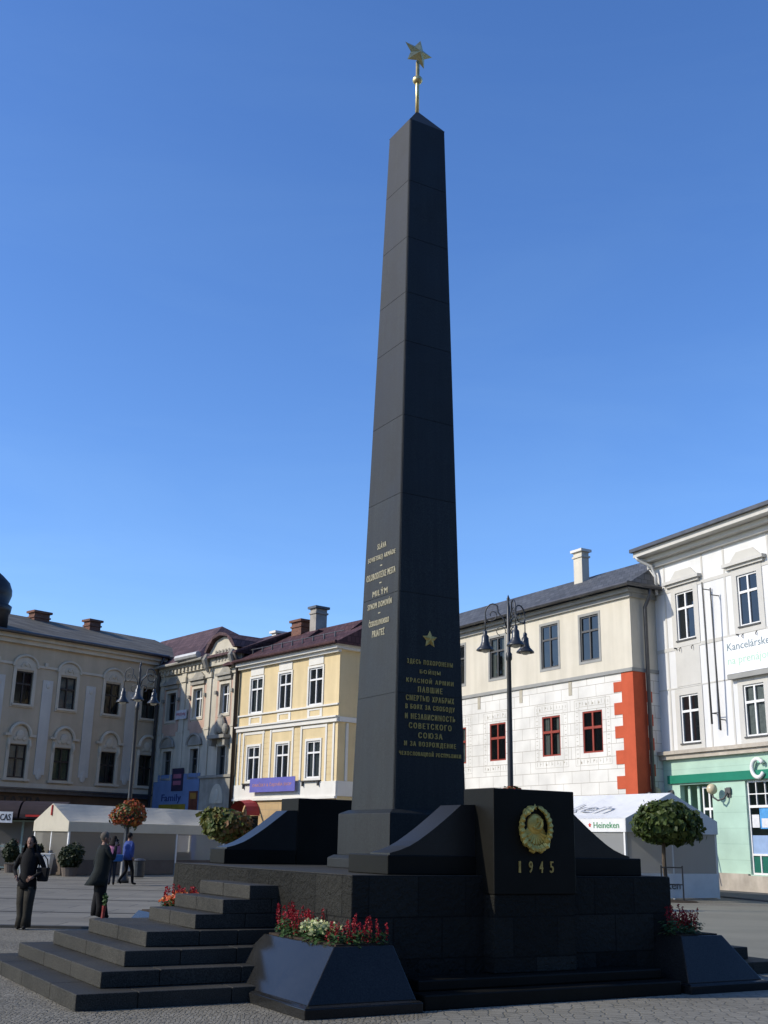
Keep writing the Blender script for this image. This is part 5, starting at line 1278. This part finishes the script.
# man in a long dark coat, hand raised to his face
J = base_pose(.07); J.update(elR=(.26, .16, 1.18), wrR=(.10, .23, 1.47), elL=(-.27, -.10, 1.13), wrL=(-.25, .0, .87), anL=(-.10, -.02, .07), anR=(.05, .05, .07), toeL=(-.13, .12, .035), toeR=(.09, .21, .035))
pz, s = person('man in long dark green coat raising one hand to his face beside the stairs', (-5.72, 24.3, 0), R(-62), 1.71, J, [M_skin, M_coat, M_blk, M_shoe], rule(waist=.9, wrist_pts=[J['wrR'], J['wrL']]), 0, M_hairg, R(-8))
loft('coat', [(0, -.11, .66, .21, .22), (0, -.07, .78, .20, .195), (0, -.02, .95, .185, .155), (0, 0, 1.10, .20, .155), (0, 0, 1.27, .22, .155), (0, 0, 1.40, .20, .125), (0, 0, 1.48, .11, .09)], M_coat, pz, s)
for sx, fx, fy in ((-1, -.10, -.02), (1, .05, .05)): loft('trouser_leg', [(fx, fy + .02, .05, .085, .12), (fx, fy, .25, .075, .1), (sx * .07, .0, .5, .085, .1), (sx * .075, .0, .8, .105, .12)], M_blk, pz, s, 14)
cam_ = empty('compact_camera', Vector((-5.72, 24.3, 0)) + Matrix.Rotation(R(-62), 3, 'Z') @ Vector((.03, .238, 1.58 * 1.71 / 1.75)), R(-62), 'small dark camera held at the coated man’s face', 'camera')
m = MB(); m.box(-.05, .05, 0, .03, -.03, .03); m.build('body', M_blk, cam_, bevel=.006)
m = MB(); m.tube([(0, .03, 0), (0, .055, 0)], .02, 10); m.build('lens', M_iron, cam_)
# red wrapped bouquet leaning by his shin
bq = empty('bouquet', (-5.58, 24.1, 0), 0, 'red and green wrapped bouquet standing at the coated man’s feet', 'flowers')
m = MB(); m.tube([(0, 0, .0), (.005, 0, .14), (.015, 0, .26)], [.04, .035, .045], 8); m.build('wrapping', pmat('red_wrapping', (.2, .02, .015), .6), bq)
crown('leaves', (.02, 0, .36), .06, .05, .13, 160, .03, L_salv, 77, bq, .2)
# strolling couple seen from behind
J = base_pose(.08); J.update(elL=(-.22, -.03, 1.13), wrL=(-.2, .1, .92), elR=(.23, .0, 1.12), wrR=(.12, .15, 1.0), anL=(-.08, -.12, .09), knL=(-.08, .0, .48), anR=(.08, .1, .07), toeR=(.09, .26, .035), toeL=(-.08, .02, .03))
pz, s = person('woman in pink top and dark jeans strolling away, left of the couple', (-9.28, 40.9, 0), R(14), 1.66, J, [M_skin, M_pinkc, M_jean, M_shoe], rule(waist=.95, wrist_pts=[J['wrR'], J['wrL']]), .26, M_hair)
loft('top', [(0, 0, .92, .185, .14), (0, 0, 1.08, .165, .125), (0, 0, 1.25, .20, .14), (0, 0, 1.39, .18, .115), (0, 0, 1.45, .10, .085)], M_pinkc, pz, s)
bag = empty('hip_bag', Vector((-9.28, 40.9, 0)) + Matrix.Rotation(R(14), 3, 'Z') @ Vector((.17, -.14, .92)), R(14), 'blue hip bag worn by the woman in pink', 'bag')
m = MB(); m.frust((-.16, .16, -.06, .06), -.12, (-.17, .17, -.07, .07), .12); m.build('body', cloth('blue_bag_cloth', (.03, .10, .26)), bag, bevel=.03)
m = MB(); m.tube([(-.16, 0, .11), (-.12, .05, .3), (.0, .08, .44)], .012, 6); m.build('strap', M_blk, bag)
J = base_pose(.09); J.update(elL=(-.24, .05, 1.12), wrL=(-.16, .22, 1.02), elR=(.25, -.12, 1.14), wrR=(.24, .0, .93), anL=(-.09, -.26, .16), knL=(-.09, .04, .49), anR=(.09, .2, .07), knR=(.09, .16, .48), toeR=(.1, .36, .05), toeL=(-.09, -.14, .06))
pz, s = person('man in blue jacket and black trousers walking, right of the couple', (-8.82, 41.2, 0), R(-38), 1.78, J, [M_skin, M_bluec, M_blk, M_shoe], rule(waist=.93, wrist_pts=[J['wrR'], J['wrL']]), .02, M_hair)
loft('jacket', [(0, 0, .84, .21, .155), (0, 0, 1.0, .195, .145), (0, 0, 1.25, .22, .15), (0, 0, 1.39, .20, .125), (0, 0, 1.47, .105, .09)], M_bluec, pz, s)
bag = empty('carrier_bag', Vector((-8.82, 41.2, 0)) + Matrix.Rotation(R(-38), 3, 'Z') @ Vector((-.22, .22, .62)), R(-38), 'white carrier bag swinging from the blue-jacketed man', 'bag')
m = MB(); m.frust((-.03, .03, -.09, .09), -.16, (-.045, .045, -.11, .11), .14); m.build('body', M_white, bag, bevel=.02)
m = MB(); m.tube([(0, -.06, .14), (0, -.02, .34), (0, .02, .34), (0, .06, .14)], .008, 5); m.build('handle', M_white, bag)
# seated figure at the kiosk
ch = empty('metal_chair', (-18.4, 55.4, 0), R(-75), 'metal chair under the seated figure at the kiosk', 'chair')
m = MB(); m.box(-.22, .22, -.22, .22, .43, .46); m.build('seat', M_kf, ch)
m = MB(); m.box(-.22, .22, -.24, -.21, .55, .9); m.build('backrest', M_kf, ch)
for sx in (-.19, .19):
    for sy in (-.19, .19):
        m = MB(); m.tube([(sx, sy, 0), (sx, sy, .43)], .015, 6); m.build('leg', M_kf, ch)
J = base_pose(.09)
J.update(pel=(0, -.08, .55), waist=(0, -.08, .68), chest=(0, -.04, .92), neckb=(0, 0, 1.06), neck=(0, .02, 1.13), head=(0, .04, 1.23), shL=(-.185, -.02, 1.02), shR=(.185, -.02, 1.02), elL=(-.25, .04, .78), elR=(.25, .04, .78), wrL=(-.14, .26, .68), wrR=(.14, .26, .68),
         hipL=(-.09, -.04, .53), hipR=(.09, -.04, .53), knL=(-.1, .38, .53), knR=(.1, .38, .53), anL=(-.1, .36, .08), anR=(.1, .40, .08), toeL=(-.1, .52, .035), toeR=(.1, .56, .035))
person('seated figure in dark clothes on a chair before the kiosk', (-18.4, 55.4, 0), R(-75), 1.72, J, [M_skin, M_jean, M_blk, M_shoe], lambda c: 0 if c.z > 1.1 else (3 if c.z < .1 else (2 if c.z < .6 else 1)), .1, M_hair)

# ------------------------------------------------------------------ light, sky, camera
w = bpy.data.worlds.new('World'); SC.world = w; w.use_nodes = True
nt = w.node_tree; bg = nt.nodes['Background']
sky = nt.nodes.new('ShaderNodeTexSky'); sky.sky_type = 'NISHITA'; sky.sun_disc = False
SUN_EL, SUN_AZ = 31.0, 258.0
sky.sun_elevation = R(SUN_EL); sky.sun_rotation = R(SUN_AZ); sky.altitude = 400; sky.air_density = 1.0; sky.dust_density = .6; sky.ozone_density = 4.6
hs = nt.nodes.new('ShaderNodeHueSaturation'); hs.inputs['Saturation'].default_value = 1.15; hs.inputs['Hue'].default_value = .5085; hs.inputs['Value'].default_value = 1.1
nt.links.new(sky.outputs[0], hs.inputs['Color']); wtc = nt.nodes.new('ShaderNodeTexCoord'); wmp = N(nt, 'ShaderNodeMapping', Scale=(1.2, 2.0, 7.0)); nt.links.new(wtc.outputs['Generated'], wmp.inputs[0])
wno = N(nt, 'ShaderNodeTexNoise', Scale=1.6, Detail=7, Roughness=.6, Distortion=.6); nt.links.new(wmp.outputs[0], wno.inputs['Vector'])
wrp = nt.nodes.new('ShaderNodeValToRGB'); nt.links.new(wno.outputs[0], wrp.inputs[0])
wrp.color_ramp.elements[0].position = .42; wrp.color_ramp.elements[0].color = rgb((1, 1, 1)); wrp.color_ramp.elements[1].position = .8; wrp.color_ramp.elements[1].color = rgb((1.16, 1.09, 1.02))
skc = mixc(nt, 1.0, hs.outputs[0], wrp.outputs[0], 'MULTIPLY')
nt.links.new(skc, bg.inputs[0]); bg.inputs[1].default_value = .15
sl = bpy.data.lights.new('sun', 'SUN'); sl.energy = 3.05; sl.angle = R(.53); sl.color = (1.0, .925, .80)
so = bpy.data.objects.new('sun', sl); COL.objects.link(so)
d = Vector((math.sin(R(SUN_AZ)) * math.cos(R(SUN_EL)), math.cos(R(SUN_AZ)) * math.cos(R(SUN_EL)), math.sin(R(SUN_EL))))
so.rotation_euler = (-d).to_track_quat('-Z', 'Y').to_euler(); so.location = d * 50

cam = bpy.data.cameras.new('camera'); co = bpy.data.objects.new('camera', cam); COL.objects.link(co)
cam.sensor_fit = 'VERTICAL'; cam.sensor_height = 36; cam.sensor_width = 27; cam.lens = 1107.346 / 1024 * 36
cam.clip_start = .1; cam.clip_end = 1500
co.matrix_world = Matrix.Translation((0, 0, 1.6)) @ Matrix.Rotation(math.pi / 2 + math.atan2(843.265 - 512, 1107.346), 4, 'X') @ Matrix.Rotation(R(1.194), 4, 'Z')
SC.camera = co
SC.view_settings.view_transform = 'Standard'; SC.view_settings.look = 'None'; SC.view_settings.gamma = 1; SC.view_settings.use_curve_mapping = False
SC.view_settings.exposure = 0.46
SC.cycles.use_denoising = True
SC.cycles.max_bounces = 6; SC.cycles.transparent_max_bounces = 12
